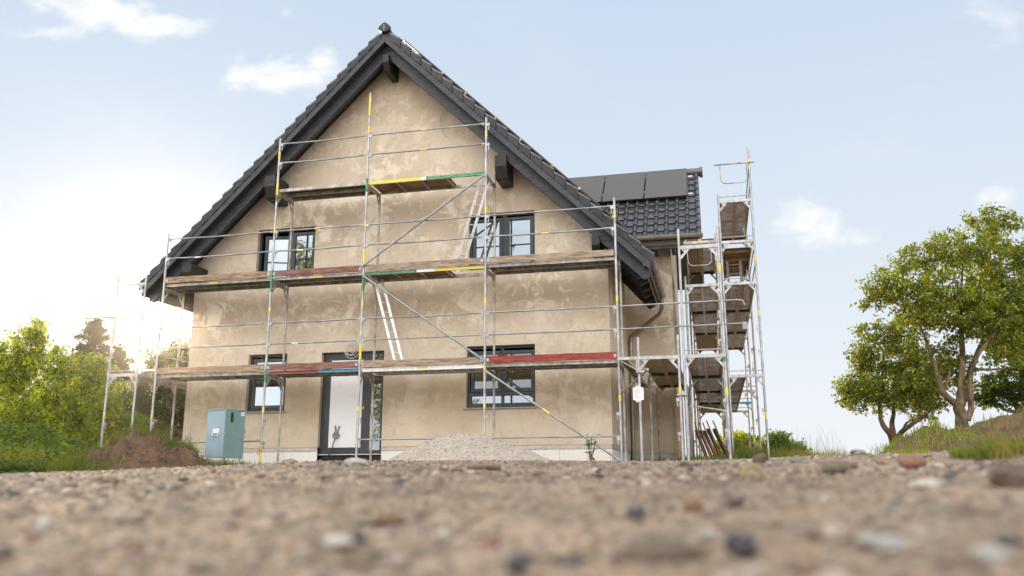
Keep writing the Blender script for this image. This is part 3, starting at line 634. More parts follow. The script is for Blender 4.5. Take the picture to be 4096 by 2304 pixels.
# eave at right: rafter tails, fascia, gutter, downpipe
for i in range(6):
    y = .85+i*.62; xe = 5.70; mb = MB()
    mb.prism_y([(4.9, rt(4.9, .31)), (xe, rt(xe, .31)), (xe, rt(xe, .42)), (xe-.16, rt(xe, .50)), (4.9, rt(4.9, .56))], y, y+.09)
    mb.build('rafter_tail', 'blackwood', roof)
mb = MB(); mb.box(5.705, 5.735, .302, 4.10, rt(5.72, .34), rt(5.72, .10)); mb.build('eave_fascia', 'brownsteel', roof)
def gutter(pts, r, axis, parent, closed_end=True, nm='gutter', lip=1):
    """half round gutter from p0 to p1"""
    p0, p1 = Vector(pts[0]), Vector(pts[1]); d = (p1-p0).normalized(); sx = d.cross(Vector((0, 0, 1))).normalized(); n = 12
    mb = MB(); V = []
    for p in (p0, p1):
        for j in range(n+1): t = math.pi+math.pi*j/n; V.append(p+sx*r*math.cos(t)+Vector((0, 0, 1))*r*math.sin(t))
        for j in range(n, -1, -1): t = math.pi+math.pi*j/n; V.append(p+sx*(r-.005)*math.cos(t)+Vector((0, 0, 1))*(r-.005)*math.sin(t))
    k = 2*(n+1); F = [(j, (j+1) % k, (j+1) % k+k, j+k) for j in range(k)]
    mb.add(V, F)
    for p in (p0, p1): mb.add([p+sx*r*math.cos(math.pi+math.pi*j/n)+Vector((0, 0, 1))*r*math.sin(math.pi+math.pi*j/n) for j in range(n+1)], [tuple(range(n+1))])
    for s_ in (-1, 1): mb.tube(p0+sx*s_*r, p1+sx*s_*r, .010, 8)
    L_ = (p1-p0).length; m_ = int(L_/.62)
    for i in range(m_+1):
        q = p0+d*(.05+i*(L_-.1)/max(m_, 1))
        mb.path([q+sx*(r+.003)*math.cos(math.pi+math.pi*j/10)+Vector((0, 0, 1))*(r+.003)*math.sin(math.pi+math.pi*j/10) for j in range(11)], .008, 6)
    return mb.build(nm, 'zinc', parent, smooth=True)
gt = gutter([(5.83, .30, 4.375), (5.83, 4.12, 4.33)], .088, 1, house)
mb = MB()
pts = [(5.83, 4.05, 4.30), (5.83, 4.05, 4.12), (5.82, 4.08, 4.02), (5.76, 4.2, 3.92), (5.3, 4.45, 3.62), (5.08, 4.58, 3.50), (5.025, 4.60, 3.42), (5.015, 4.60, 3.3), (4.995, 4.60, .35)]
mb.path(pts, .048, 12)
for z in (3.25, 1.2): mb.path([(5.01 if z > 2 else 4.997, 4.6, z), (5.01 if z > 2 else 4.997, 4.6, z+.05)], .054, 12)
mb.build('downpipe', 'zinc', house, smooth=True)
# wing roof
wx0, wx1 = 4.0, 6.80
wroof = thing('wing_roof', (5.6, wr, 6), None, None); wroof.parent = house; wroof.location = Vector((5.6, wr, 6))-Vector(house.location)
mb = MB(); mb.prism_x([(4.02, 5.70), (wr, 8.17), (9.04, 5.70), (9.04, 5.54), (wr, 7.98), (4.02, 5.54)], 4.2, wx1-.03); mb.build('roof_deck', 'gable_boards', wroof)
tilesheet((6.81-.2535*11, 3.99, 5.70), (1, 0, 0), (0, 1, SL), 11, 10, .2535, .357, 'roof_tiles', wroof)
tilesheet((6.81-.2535*11, 9.07, 5.70), (1, 0, 0), (0, -1, SL), 11, 10, .2535, .357, 'roof_tiles', wroof)
mb = MB(); mb.path([(3.6, wr, 8.235), (6.9, wr, 8.235)], .12, 14); mb.path([(6.85, wr, 8.23), (6.93, wr, 8.23)], .145, 14); mb.build('ridge_tiles', 'tile', wroof, smooth=True)
mb = MB(); mb.box(4.7, wx1-.04, 4.05, 4.07, 5.47, 5.70)
for i in range(3): mb.box(5.2+i*.45, 5.29+i*.45, 4.07, 4.7, 5.46, 5.55)
mb.build('eave_fascia', 'blackwood', wroof)
mb = MB(); mb.prism_x([(4.03, 5.68), (wr, 8.15), (9.03, 5.68), (9.03, 5.50), (wr, 7.94), (4.03, 5.50)], wx1-.029, wx1-.005); mb.build('verge_board', 'brownsteel', wroof)
gutter([(5.30, 3.97, 5.745), (6.86, 3.97, 5.745)], .078, 0, house)

# windows
def window(x0, x1, z0, z1, sashes, fixed=None, opened=None, glass='glass', sill=None, par=None):
    """sashes: (x0, x1, z0, z1) of glass panes; frames fill the rest"""
    y = 1.10
    mb = MB(); w = .05
    mb.box(x0, x0+w, y, y+.07, z0, z1); mb.box(x1-w, x1, y, y+.07, z0, z1); mb.box(x0+w, x1-w, y, y+.07, z1-w, z1); mb.box(x0+w, x1-w, y, y+.07, z0, z0+w)
    fr = mb.build('window', 'frame', house)
    for i, (a, c, d, e) in enumerate(sashes):
        s = .062; ms = MB(); ya = y-.014
        ms.box(a-s, a, ya, ya+.06, d-s, e+s); ms.box(c, c+s, ya, ya+.06, d-s, e+s); ms.box(a, c, ya, ya+.06, d-s, d); ms.box(a, c, ya, ya+.06, e, e+s)
        ms.box(a, a+.012, ya+.02, ya+.05, d, e, 1); ms.box(c-.012, c, ya+.02, ya+.05, d, e, 1); ms.box(a+.012, c-.012, ya+.02, ya+.05, d, d+.012, 1); ms.box(a+.012, c-.012, ya+.02, ya+.05, e-.012, e, 1)
        sh = ms.build('sash', ['frame', 'frame2'], fr)
        mp = MB(); mp.box(a+.011, c-.011, ya+.028, ya+.045, d+.011, e-.011); pn = mp.build('pane', glass if isinstance(glass, str) else glass[i], sh)
        if opened == i:       # sash turned inwards about its left edge
            wl = world_loc(sh); sh.rotation_euler = (0, 0, R(11)); sh.location.y += .16; sh.location.x -= .0
    mb = MB()
    for i in range(len(sashes)-1):
        a = sashes[i][1]+.062; c = sashes[i+1][0]-.062
        if c > a+.005 and abs(sashes[i][2]-sashes[i+1][2]) < .01: mb.box(a, c, y+.004, y+.066, z0+w, z1-w)
    if mb.v: mb.build('mullion', 'frame', fr)
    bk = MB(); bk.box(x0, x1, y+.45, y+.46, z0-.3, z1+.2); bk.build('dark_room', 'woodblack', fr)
    if sill: ms = MB(); ms.box(x0-.05, x1+.03, .955, 1.15, z0-.035, z0-.003); ms.build('sill', 'sill', fr, bevel=.004)
    return fr
window(-3.07, -1.64, 4.42, 5.67, [(-2.93, -2.415, 4.55, 5.51), (-2.165, -1.745, 4.55, 5.51)], opened=0)
window(1.965, 3.415, 4.42, 5.66, [(2.095, 2.625, 4.55, 5.50), (2.83, 3.30, 4.55, 5.50)])
window(-3.10, -2.16, 1.525, 2.785, [(-2.955, -2.25, 1.655, 2.63)], sill=1)
window(1.945, 3.40, 1.51, 2.785, [(2.08, 2.60, 1.895, 2.62), (2.78, 3.30, 1.895, 2.62), (2.03, 3.34, 1.59, 1.76)], glass=['glass_reflect_tone', 'glass_reflect_tone', 'glass'], sill=1)
# front door with sidelight
mb = MB(); y = 1.10
mb.box(-1.335, -1.25, y, y+.08, .60, 2.77); mb.box(.03, .11, y, y+.08, .60, 2.77); mb.box(-1.25, .03, y, y+.08, 2.70, 2.77); mb.box(-.31, -.22, y, y+.08, .68, 2.70); mb.box(-1.25, .03, y, y+.08, .60, .68)
dr = mb.build('door', 'frame', house)
mb = MB(); mb.box(-1.25, -.31, y+.01, y+.06, .68, 2.70); lf = mb.build('door_leaf', 'frame', dr)
mb = MB(); mb.box(-1.135, -.40, y-.006, y+.009, .74, 2.60); mb.build('white_panel', 'white', lf)
mb = MB(); mb.tube((-.362, y-.012, 1.563), (-.362, y+.012, 1.563), .02, 10); mb.box(-.372, -.352, y-.010, y+.01, 1.53, 1.60); mb.build('lock_cylinder', 'lath', lf)
mb = MB(); mb.box(-.22, .03, y+.02, y+.03, .68, 2.70); mb.build('sidelight', 'glass_reflect_tone', dr)
mb = MB(); mb.box(-1.335, .11, 1.03, 1.19, .585, .60); mb.build('threshold', 'alu', dr)
mb = MB(); mb.box(-1.335, .11, 1.13, 1.3, .20, .585); mb.build('foundation_strip', 'woodblack', dr)
mb = MB(); mb.box(6.0, 6.055, 4.60, 4.63, .3, 2.5); tag(mb.build('timber_lath', 'lath'), 'thin pale timber lath standing against the corner of the wing', 'lath')
# drill hole with hanging wire on the gable
o = MB(); o.path([(1.376, 1.0, 8.164), (1.376, .96, 8.16), (1.30, .95, 8.05), (1.26, .95, 7.9), (1.30, .96, 7.70), (1.40, .96, 7.55), (1.47, .97, 7.50)], .008, 6); g_ = o.build('loose_wire', 'cablegrey', smooth=True)
tag(g_, 'short loose grey wire hanging from a hole high in the gable', 'wire')
o = MB(); o.path([(6.10, 4.60, 5.1), (6.14, 4.55, 4.98), (6.17, 4.55, 4.9), (6.2, 4.55, 4.92)], .008, 6); tag(o.build('loose_wire', 'cablegrey', smooth=True), 'loose wire with copper end hanging at the wing corner under the eave', 'wire')
# solar panels
def pv(o, ux, uy, w, h, label, group, rm='alu'):
    o = Vector(o); ux = Vector(ux).normalized(); uy = Vector(uy).normalized(); nn = ux.cross(uy).normalized()
    if nn.z < 0: nn = -nn
    t = thing('solar_panel', o, label, 'solar panel', group)
    def slab_(a0, a1, b0, b1, n0, n1, mb): 
        vs = [o+ux*a+uy*c+nn*d for a in (a0, a1) for c in (b0, b1) for d in (n0, n1)]
        mb.add(vs, [(0, 1, 3, 2), (4, 6, 7, 5), (0, 4, 5, 1), (2, 3, 7, 6), (0, 2, 6, 4), (1, 5, 7, 3)])
    mb = MB(); f = .012
    for q in ((0, f, 0, h), (w-f, w, 0, h), (f, w-f, 0, f), (f, w-f, h-f, h)): slab_(*q, 0, .036, mb)
    mb.build('frame', 'pvframe', t)
    mb = MB(); slab_(f, w-f, f, h-f, .028, .033, mb); mb.build('glass_face', 'pv', t)
    mb = MB()
    for k in (.22, .78): slab_(-.012, 0, h*k-.03, h*k+.03, 0, .05, mb); slab_(w*.0-.01, w+.012, h*k-.02, h*k+.02, -.07, -.005, mb)
    mb.build('mounting_rail', rm, t)
for x0, x1, lb in ((3.20, 4.296, 'dark solar panel half hidden behind the main roof slope on the wing'), (4.321, 5.399, 'middle dark solar panel of three on the wing roof'), (5.424, 6.515, 'dark solar panel nearest the end of the wing roof')):
    pv((x0, 5.36-.05, 7.115+.05), (1, 0, 0), (0, 1, SL), x1-x0, 1.66, lb, 'solar panels on the wing roof')
mb = MB()
for z in (7.30, 8.05):
    y_ = 4.05+(z-5.78)/SL; mb.bar((6.52, y_-.02, z+.02), (6.66, y_-.02, z+.02), .035, .03)
tag(mb.build('rail_ends', 'alu'), 'bright aluminium mounting rail ends beside the last wing solar panel', 'mounting rail')
pu = Vector((1, 0, -SL)).normalized(); k0 = Vector((.22, 1.25, 10.185))
for i, nm in enumerate(('dark solar panel seen edge on nearest the main ridge', 'second solar panel from the ridge seen edge on above the main slope', 'third solar panel from the ridge seen edge on above the main slope', 'dark solar panel seen edge on lowest on the main slope')):
    p_ = k0+pu*(i*1.79+1.77)
    pv(p_, (0, 1, 0), -pu, 1.1, 1.76, nm, 'solar panels on the main roof', 'brownsteel')

# ------------------------------------------------------------------ scaffold helpers
RT = .0242
def hook(mb, x, y, z, sx=1, ax=0):
    if ax == 0: mb.box(x+(0 if sx > 0 else -.055), x+(.055 if sx > 0 else 0), y-.018, y+.018, z-.03, z+.03); mb.bar((x+sx*.045, y, z+.01), (x+sx*.032, y, z-.12), .012, .016)
    else: mb.box(x-.018, x+.018, y+(0 if sx > 0 else -.055), y+(.055 if sx > 0 else 0), z-.03, z+.03)
def standard(root, x, y, z0, z1, hooks=(), side=1, mat='steel', bands=(), label=None):
    mb = MB(); mb.tube((x, y, z0), (x, y, z1), RT, 12)
    zj = 2.42
    while zj < z1-.3:
        if zj > z0: mb.tube((x, y, zj), (x, y, zj+.025), RT+.004, 12)
        zj += 2.
    mb.tube((x, y, z0), (x, y, z0+.16), .019, 8); mb.box(x-.07, x+.07, y-.07, y+.07, z0-.004, z0+.006)
    for h in hooks: hook(mb, x+side*RT*.8, y, h, side)
    o = mb.build('standard', mat, root, smooth=True)
    for (a, c, m) in bands:
        q = MB(); q.tube((x, y, a), (x, y, c), RT+.0018, 12); q.build('marking_band', m, o, smooth=True)
    return o
def transom(root, x0, x1, y0, y1, z, mat='steel', guss=.17, h=.06):
    mb = MB(); mb.bar((x0, y0, z), (x1, y1, z), .045, h); a = Vector((x0, y0, z)); c = Vector((x1, y1, z)); d = (c-a).normalized(); s = d.cross(Vector((0, 0, 1)))*.006
    for p, q in ((a, d), (c, -d)):
        p = p+q*.02
        tri = [p+q*.02+Vector((0, 0, -.03)), p+q*guss+Vector((0, 0, -.03)), p+q*(guss-.05)+Vector((0, 0, -.035)), p+q*.005+Vector((0, 0, -.03-guss*1.15)), p+q*.005+Vector((0, 0, -.03-guss*.7)), p+q*.03+Vector((0, 0, -.10))]
        tri = [p+q*.02+Vector((0, 0, -.03)), p+q*guss+Vector((0, 0, -.03)), p+q*.005+Vector((0, 0, -.03-guss*1.15)), p+q*.005+Vector((0, 0, -.03-guss*.72)), p+q*.07+Vector((0, 0, -.09))]
        vs = [t+s for t in tri]+[t-s for t in tri]; k = len(tri)
        mb.add(vs, [(0, 1, 2, 4), (4, 2, 3), (0+k, 4+k, 2+k, 1+k), (4+k, 3+k, 2+k)]+[(i, i+k, (i+1) % k+k, (i+1) % k) for i in range(k)])
    return mb.build('transom', mat, root)
def rail(root, a, c, mat='rail', r=.0168, band=None, sag=0., name='guardrail'):
    a = Vector(a); c = Vector(c); d = (c-a).normalized(); mb = MB()
    n = 7; pts = [a+d*.07+(c-a-d*.14)*(i/(n-1))+Vector((0, 0, -sag*math.sin(math.pi*i/(n-1)))) for i in range(n)]
    mb.path(pts, r, 10); mb.bar(a+d*.012, a+d*.085, .010, .042); mb.bar(c-d*.012, c-d*.085, .010, .042)
    o = mb.build(name, mat, root, smooth=True)
    if band:
        q = MB(); f, m = band; p = a+(c-a)*f; q.tube(p-d*.07-Vector((0, 0, sag)), p+d*.07-Vector((0, 0, sag)), r+.0016, 10); q.build('marking_band', m, o, smooth=True)
    return o
def toe(root, a, c, z0, z1, mat, label=None):
    a = Vector(a); c = Vector(c); d = (c-a).normalized(); zc = (z0+z1)/2
    mb = MB(); n = 8; w = .028; nn = d.cross(Vector((0, 0, 1)))
    V = []; F = []
    for i in range(n+1):
        p = a+(c-a)*i/n
        for s, zz in ((-1, z0), (1, z0), (1, z1), (-1, z1)):
            j = random.uniform(-.004, .004) if 0 < i < n else 0
            V.append((p.x+nn.x*s*w/2, p.y+nn.y*s*w/2, zz+j))
    for i in range(n):
        for j in range(4): F.append((i*4+j, i*4+(j+1) % 4, (i+1)*4+(j+1) % 4, (i+1)*4+j))
    F += [(3, 2, 1, 0), (n*4, n*4+1, n*4+2, n*4+3)]
    mb.add(V, F); o = mb.build('toe_board', mat, root, bevel=.003)
    if label: o['label'] = label
    for p in (a, c):
        q = MB(); t = 1 if p is a else -1; pp = p+d*t*.03; q.box(pp.x-.024, pp.x+.024, pp.y-.018, pp.y+.018, zc-.03, zc+.026)
        q.build('end_clip', 'steel', o)
    return o
def deck_x(root, x0, x1, z, kind='steel', y0=.03, y1=.69, edge=None, label=None):
    """platform spanning in x between frames; z is its top"""
    mb = MB(); h = .065; x0 += .03; x1 -= .03
    if kind == 'steel':
        for a, c in ((y0, (y0+y1)/2-.008), ((y0+y1)/2+.008, y1)):
            mb.box(x0, x1, a, a+.012, z-h, z); mb.box(x0, x1, c-.012, c, z-h, z); mb.box(x0+.001, x1-.001, a+.012, c-.012, z-.006, z-.002, 1)
            mb.box(x0, x1, a+.012, a+.03, z-h, z-h+.006); mb.box(x0, x1, c-.03, c-.012, z-h, z-h+.006)
            mb.box(x0, x0+.04, a+.013, c-.013, z-h+.008, z-.008); mb.box(x1-.04, x1, a+.013, c-.013, z-h+.008, z-.008)
        ms = ['steel_old', 'perf_x']
    elif kind == 'ply':
        mb.box(x0, x1, y0, y0+.03, z-.075, z); mb.box(x0, x1, y1-.03, y1, z-.075, z); mb.box(x0+.05, x1-.25, y0+.03, y1-.03, z-.014, z-.003, 1)
        for k in range(4): xx = x0+.04+k*(x1-x0-.33)/3; mb.box(xx, xx+.03, y0+.031, y1-.031, z-.062, z-.0145)
        mb.tube((x0+.9, .36, z-.016), (x0+.9, .36, z-.03), .05, 12); mb.box(x0+.84, x0+.96, .35, .37, z-.04, z-.03)
        ms = ['steel_old', 'plydark']
    elif kind == 'hatch':
        mb.box(x0, x1, y0, y0+.03, z-.075, z); mb.box(x0, x1, y1-.03, y1, z-.075, z); mb.box(x0+.05, x1-.80, y0+.03, y1-.03, z-.014, z-.003, 1)
        for k in range(4): xx = x0+.04+k*(x1-x0-.9)/3; mb.box(xx, xx+.03, y0+.031, y1-.031, z-.062, z-.0145)
        ms = ['steel_old', 'ply']
    else:  # aluminium with cross ribs
        mb.box(x0, x1, y0, y0+.02, z-.08, z); mb.box(x0, x1, y1-.02, y1, z-.08, z); mb.box(x0, x1, y0+.02, y1-.02, z-.010, z-.003, 1)
        for k in range(8): xx = x0+.1+k*(x1-x0-.2)/7; mb.box(xx, xx+.035, y0+.021, y1-.021, z-.055, z-.0105)
        ms = ['alu', 'steel']
    o = mb.build('platform', ms, root)
    if label: o['label'] = label
    if edge:
        for a, c, m, z0_, z1_ in edge:
            q = MB(); L = x1-x0; q.box(x0+L*a, x0+L*c, y0-.0035, y0-.0005, z+z0_, z+z1_); q.build('painted_edge', m, o)
    return o
def ladder(root, a, c, w=.30, n=7, label=None, wd=(1, 0, 0)):
    a = Vector(a); c = Vector(c); wv = Vector(wd)*w/2; mb = MB()
    for s in (-1, 1): mb.bar(a+wv*s, c+wv*s, .022, .055, up=wd)
    for i in range(n): p = a+(c-a)*((i+.6)/n); mb.tube(p-wv, p+wv, .013, 8)
    return mb.build('ladder', 'alu', root, smooth=True)
def uguard(root, x0, x1, y, z, dz=.46, mat='steel_old'):
    mb = MB(); xa, xb = x0+.07, x1-.12; mb.tube((x0-.06, y, z), (x1+.05, y, z), .019, 10)
    r = .12; pts = [(xa, y, z), (xa+.01, y, z-dz+r)]+[(xa+.01+r-r*math.cos(t), y, z-dz+r-r*math.sin(t)) for t in (.4, .8, 1.2, 1.57)]+[(xb-r+r*math.sin(t), y, z-dz+r-r*math.cos(t)) for t in (0, .4, .8, 1.2, 1.57)]+[(xb, y, z)]
    mb.path(pts, .0125, 8); return mb.build('end_guard', mat, root, smooth=True)

# ------------------------------------------------------------------ gable scaffold
gs = thing('scaffold', (.3, 0, .35), 'grey steel scaffold standing across the front gable with board platforms', 'scaffold')
XA, XB, XC, XD, XE = -4.685, -2.09, 0., 2.61, 5.215
YI = .72; GZ = .36
tops = dict(A=5.42, B=7.42, C=8.27, D=7.42, E=5.45)
R1, R2, R3 = (3.278, 2.836), (5.278, 4.836), (7.278, 6.836)
def G_(x, y): return gz(x, y)
BS = {
 'A': [(1.35, 1.42, 'yellow')],
 'B': [(5.95, 6.1, 'green'), (6.0, 6.35, 'yellow'), (5.25, 5.38, 'yellow'), (3.95, 4.45, 'green'), (3.52, 3.62, 'yellow'), (2.02, 2.3, 'green'), (1.42, 1.52, 'yellow'), (.42, .60, 'yellow'), (6.95, 7.1, 'yellow')],
 'C': [(7.75, 8.2, 'yellow'), (7.35, 7.5, 'yellow'), (6.0, 6.3, 'green'), (5.25, 5.35, 'yellow'), (4.35, 4.75, 'yellow'), (3.85, 4.2, 'green'), (3.55, 3.65, 'yellow'), (2.37, 2.75, 'yellow'), (1.40, 1.50, 'yellow')],
 'D': [(7.0, 7.12, 'yellow'), (5.35, 5.48, 'yellow'), (3.45, 3.58, 'yellow'), (2.05, 2.22, 'yellow'), (1.42, 1.55, 'yellow')],
 'E': [(5.05, 5.17, 'yellow'), (3.38, 3.50, 'yellow'), (1.48, 1.60, 'yellow')]}
for k, x in (('A', XA), ('B', XB), ('C', XC), ('D', XD), ('E', XE)):
    hk = [z-.02 for z in R1+R2]+([z-.02 for z in R3] if k in 'BCD' else [])+[.80, 1.25]
    standard(gs, x, 0, GZ, tops[k], hk, 1 if k != 'E' else -1, 'steel', BS[k])
for k, x, t in (('A', XA, 4.22), ('B', XB, 6.2), ('C', XC, 6.2), ('D', XD, 6.42), ('E', XE, 4.42)):
    standard(gs, x, YI, GZ, t, (), 1, 'steel_old', [(5.0, 5.08, 'yellow')] if k == 'C' else ())
for x, lv in ((XA, 2), (XB, 3), (XC, 3), (XD, 3), (XE, 2)):
    for i in range(lv): transom(gs, x, x, 0.025, YI-.025, 2.155+2*i, 'steel_old')
for i, (a, c) in enumerate(((XA, XB), (XB, XC), (XC, XD), (XD, XE))):
    for z in R1+R2+(R3 if i in (1, 2) else ()):
        bd = None
        if (i, z) in ((0, R1[0]), (2, R3[0]), (2, R3[1]), (3, R2[1]), (1, R2[0])): bd = ({0: .43, 1: .48, 2: .48, 3: .47}[i], 'yellow')
        if (i, z) in ((1, R2[1]), (0, R2[1]), (1, R1[1])): bd = (.3, 'whitep')
        rail(gs, (a+.02, -.012, z), (c-.02, -.012, z), band=bd, sag=random.uniform(0, .018))
rail(gs, (XC+.02, -.01, .842), (XD-.02, -.01, .842), name='base_rail'); rail(gs, (XD+.02, -.01, .842), (XE-.02, -.01, .842), name='base_rail'); rail(gs, (XA+.02, -.01, .82), (XB-.02, -.01, .842), name='base_rail')
T1, T2, T3 = 2.268, 4.268, 6.245
deck_x(gs, XA, XB, T1); deck_x(gs, XB, XC, T1, edge=[(.02, .56, 'redp', -.06, -.005), (.56, .995, 'blue', -.06, -.005)])
deck_x(gs, XC, XD, T1, 'alu', edge=[(.46, .55, 'yellow', -.05, -.012)]); deck_x(gs, XD, XE, T1)
deck_x(gs, XA, XB, T2, edge=[(.42, .5, 'yellow', -.06, -.02)]); deck_x(gs, XB, XC, T2, edge=[(.45, .56, 'yellow', -.06, -.02)])
deck_x(gs, XC, XD, T2, 'hatch', edge=[(.0, .44, 'green', -.075, -.02), (.44, .59, 'whitep', -.075, -.02), (.59, 1., 'yellow', -.075, -.02)]); deck_x(gs, XD, XE, T2)
deck_x(gs, XB, XC, T3); deck_x(gs, XC, XD, T3, 'hatch', edge=[(.0, .46, 'yellow', -.072, -.003), (.46, .5, 'whitep', -.072, -.003), (.5, 1., 'green', -.072, -.003)])
for i, (a, c, m, lb) in enumerate(((XA, XB, 'wood2', 'weathered brown toe board'), (XB, XC, 'woodred', 'faded dark red toe board'), (XC, XD, 'wood', 'weathered grey brown toe board'), (XD, XE, 'woodred2', 'deep red painted toe board'))):
    toe(gs, (a+.035, -.012, 0), (c-.035, -.012, 0), T1+.004, T1+.138, m, lb)
for i, (a, c, m, lb) in enumerate(((XA, XB, 'wood2', 'pale weathered toe board'), (XB, XC, 'woodred', 'faded red brown toe board'), (XC, XD, 'wood', 'grey weathered toe board'), (XD, XE, 'wood', 'grey brown weathered toe board'))):
    toe(gs, (a+.035, -.012, 0), (c-.035, -.012, 0), T2+.004, T2+.135, m, lb)
for a, c in (((XC, -.055, 4.375), (XD-.03, -.055, 6.13)), ((XC+.03, -.055, 4.156), (XD-.03, -.055, 2.345)), ((XD+.03, -.055, 2.12), (XE-.05, -.055, .42))):
    mb = MB(); mb.tube(a, c, .021, 12); d = (Vector(c)-Vector(a)).normalized(); mb.bar(Vector(a)-d*.03, Vector(a)+d*.05, .014, .05); mb.bar(Vector(c)+d*.03, Vector(c)-d*.05, .014, .05)
    o = mb.build('diagonal_brace', 'rail', gs, smooth=True)
    if c[2] < 1: q = MB(); p = Vector(a)+(Vector(c)-Vector(a))*.47; q.tube(p-d*.08, p+d*.08, .0228, 12); q.build('marking_band', 'yellow', o, smooth=True)
ladder(gs, (1.89, .45, 4.27), (2.47, .40, 6.18), .17, 9, wd=(.85, .5, 0)); ladder(gs, (.70, .45, 2.28), (.15, .42, 4.2), .16, 9, wd=(.85, .5, 0))
# rails carried past the corner with hooked ends
for z in R1:
    mb = MB(); e_ = 7.52; pts = [(XE+.04, -.012, z), (XE+1.2, -.02, z+.005), (e_-.1, -.03, z+.01), (e_, -.03, z-.005), (e_+.035, -.03, z-.10)]
    if z == R1[1]: pts = pts[:3]+[(e_, -.03, z+.01)]; mb.box(e_-.03, e_+.06, -.055, -.005, z-.10, z+.03)
    mb.path(pts, .0168, 10); mb.build('guardrail', 'rail', gs, smooth=True)
# orange rag, small block on deck
mb = MB(); 
for i in range(4): mb.path([(XB-.03, -.03, .66+.02*i), (XB+.0, -.045, .69), (XB+.035, -.02, .65+.03*i)], .022, 6)
mb.path([(XB-.03, -.04, .68), (XB-.035, -.05, .58), (XB-.02, -.04, .54)], [.02, .014, .006], 6)
tag(mb.build('rag', 'orange', smooth=True), 'orange rag knotted low round the second scaffold post from left', 'rag')

# ------------------------------------------------------------------ right scaffold
rs = thing('scaffold', (6.7, 2.8, .35), 'tall galvanised side scaffold of two towers beside the cross wing', 'scaffold')
HX0, HX1, KX0, KX1 = 6.43, 7.14, 7.24, 7.95
ROWS = [-.42, 2.80, 6.0, 9.3, 12.4]
GX0, GX1 = 5.62, 6.335
GR = [-.42, 2.05, 4.45]
def deck_y(root, x0, x1, y0, y1, z, kind='perf'):
    x0 += .03; x1 -= .03; y0 += .03; y1 -= .03
    mb = MB(); xm = (x0+x1)/2
    if kind == 'perf':
        for a, c in ((x0, xm-.003), (xm+.003, x1)):
            mb.box(a, a+.03, y0, y1, z-.065, z); mb.box(c-.03, c, y0, y1, z-.065, z); mb.box(a+.03, c-.03, y0+.001, y1-.001, z-.008, z-.004, 1)
            mb.box(a+.03, c-.03, y1-.05, y1, z-.064, z-.009, 2); mb.box(a+.03, c-.03, y0, y0+.03, z-.064, z-.009, 2)
        ms = ['brownsteel', 'perf_y', 'plydark']
    elif kind == 'half':
        a, c = x0, xm; mb.box(a, a+.03, y0, y1, z-.065, z); mb.box(c-.03, c, y0, y1, z-.065, z); mb.box(a+.03, c-.03, y0, y1, z-.008, z-.004, 1); ms = ['brownsteel', 'perf_y']
    elif kind == 'ply':
        mb.box(x0, x0+.03, y0, y1, z-.075, z); mb.box(x1-.03, x1, y0, y1, z-.075, z); mb.box(x0+.03, x1-.03, y0+.6, y1-.03, z-.014, z-.003, 1)
        for k in range(5): yy = y0+.02+k*(y1-y0-.08)/4; mb.box(x0+.031, x1-.031, yy, yy+.035, z-.06, z-.0145)
        ms = ['brownsteel', 'ply']
    else:
        mb.box(x0, x0+.03, y0, y1, z-.065, z, 1); mb.box(x1-.03, x1, y0, y1, z-.065, z, 1)
        n = 9
        for k in range(n): yy = y0+k*(y1-y0)/n; mb.box(x0+.031, x1-.031, yy, yy+(y1-y0)/n-.015, z-.03, z-.004)
        ms = ['wood2', 'brownsteel']
    return mb.build('platform', ms, root)
def st2(x, y, t, hooks=(1.0, 1.5), side=-1, mat='steel', bands=()):
    return standard(rs, x, y, gz(x, y)-.02 if y < 3 else .3, t, hooks, side, mat, bands)
LV = [2.215, 4.235]
# G bays in the corner
for i, y in enumerate(GR):
    st2(GX0, y, 2.60 if i == 0 else 2.2, (), mat='steel' if i == 0 else 'steel_old'); st2(GX1, y, 2.62 if i == 0 else 2.2, (.85, 1.45) if i == 0 else (), mat='steel' if i == 0 else 'steel_old', bands=[(1.56, 1.68, 'yellow')] if i == 0 else ())
    transom(rs, GX0, GX1, y, y, LV[0], 'steel' if i == 0 else 'steel_old')
    mb = MB(); mb.bar((XE+.02, y, LV[0]), (GX0-.02, y, LV[0]), .045, .055)
    mb.tube((XE+.06, y, LV[0]-.03), (GX0-.03, y, LV[0]-.22), .011, 8); mb.bar((GX0-.035, y, LV[0]), (GX0-.035, y, LV[0]-.24), .02, .03)
    mb.build('bracket', 'steel' if i == 0 else 'steel_old', rs)
for y0, y1 in zip(GR, GR[1:]):
    deck_y(rs, GX0, GX1, y0, y1, LV[0]+.03); deck_y(rs, XE+.02, GX0, y0, y1, LV[0]+.03, 'half')
mb = MB(); mb.tube((XE+.02, .55, 1.72), (GX0+.16, -.48, 2.0), .024, 12); mb.tube((GX0-.05, -.44, 1.955), (GX0+.09, -.44, 1.955), .034, 10); mb.tube((XE-.02, .62, 1.74), (XE+.09, .5, 1.74), .034, 10)
mb.build('tie_tube', 'steel_old', rs, smooth=True)
mb = MB(); mb.tube((GX1-.06, -.42, 1.53), (HX0+.03, -.42, 1.53), .03, 10); mb.path([(HX0-.03, -.56, 1.54), (HX0-.03, .1, 1.52)], .024, 12); mb.build('coupler', 'steel', rs, smooth=True)
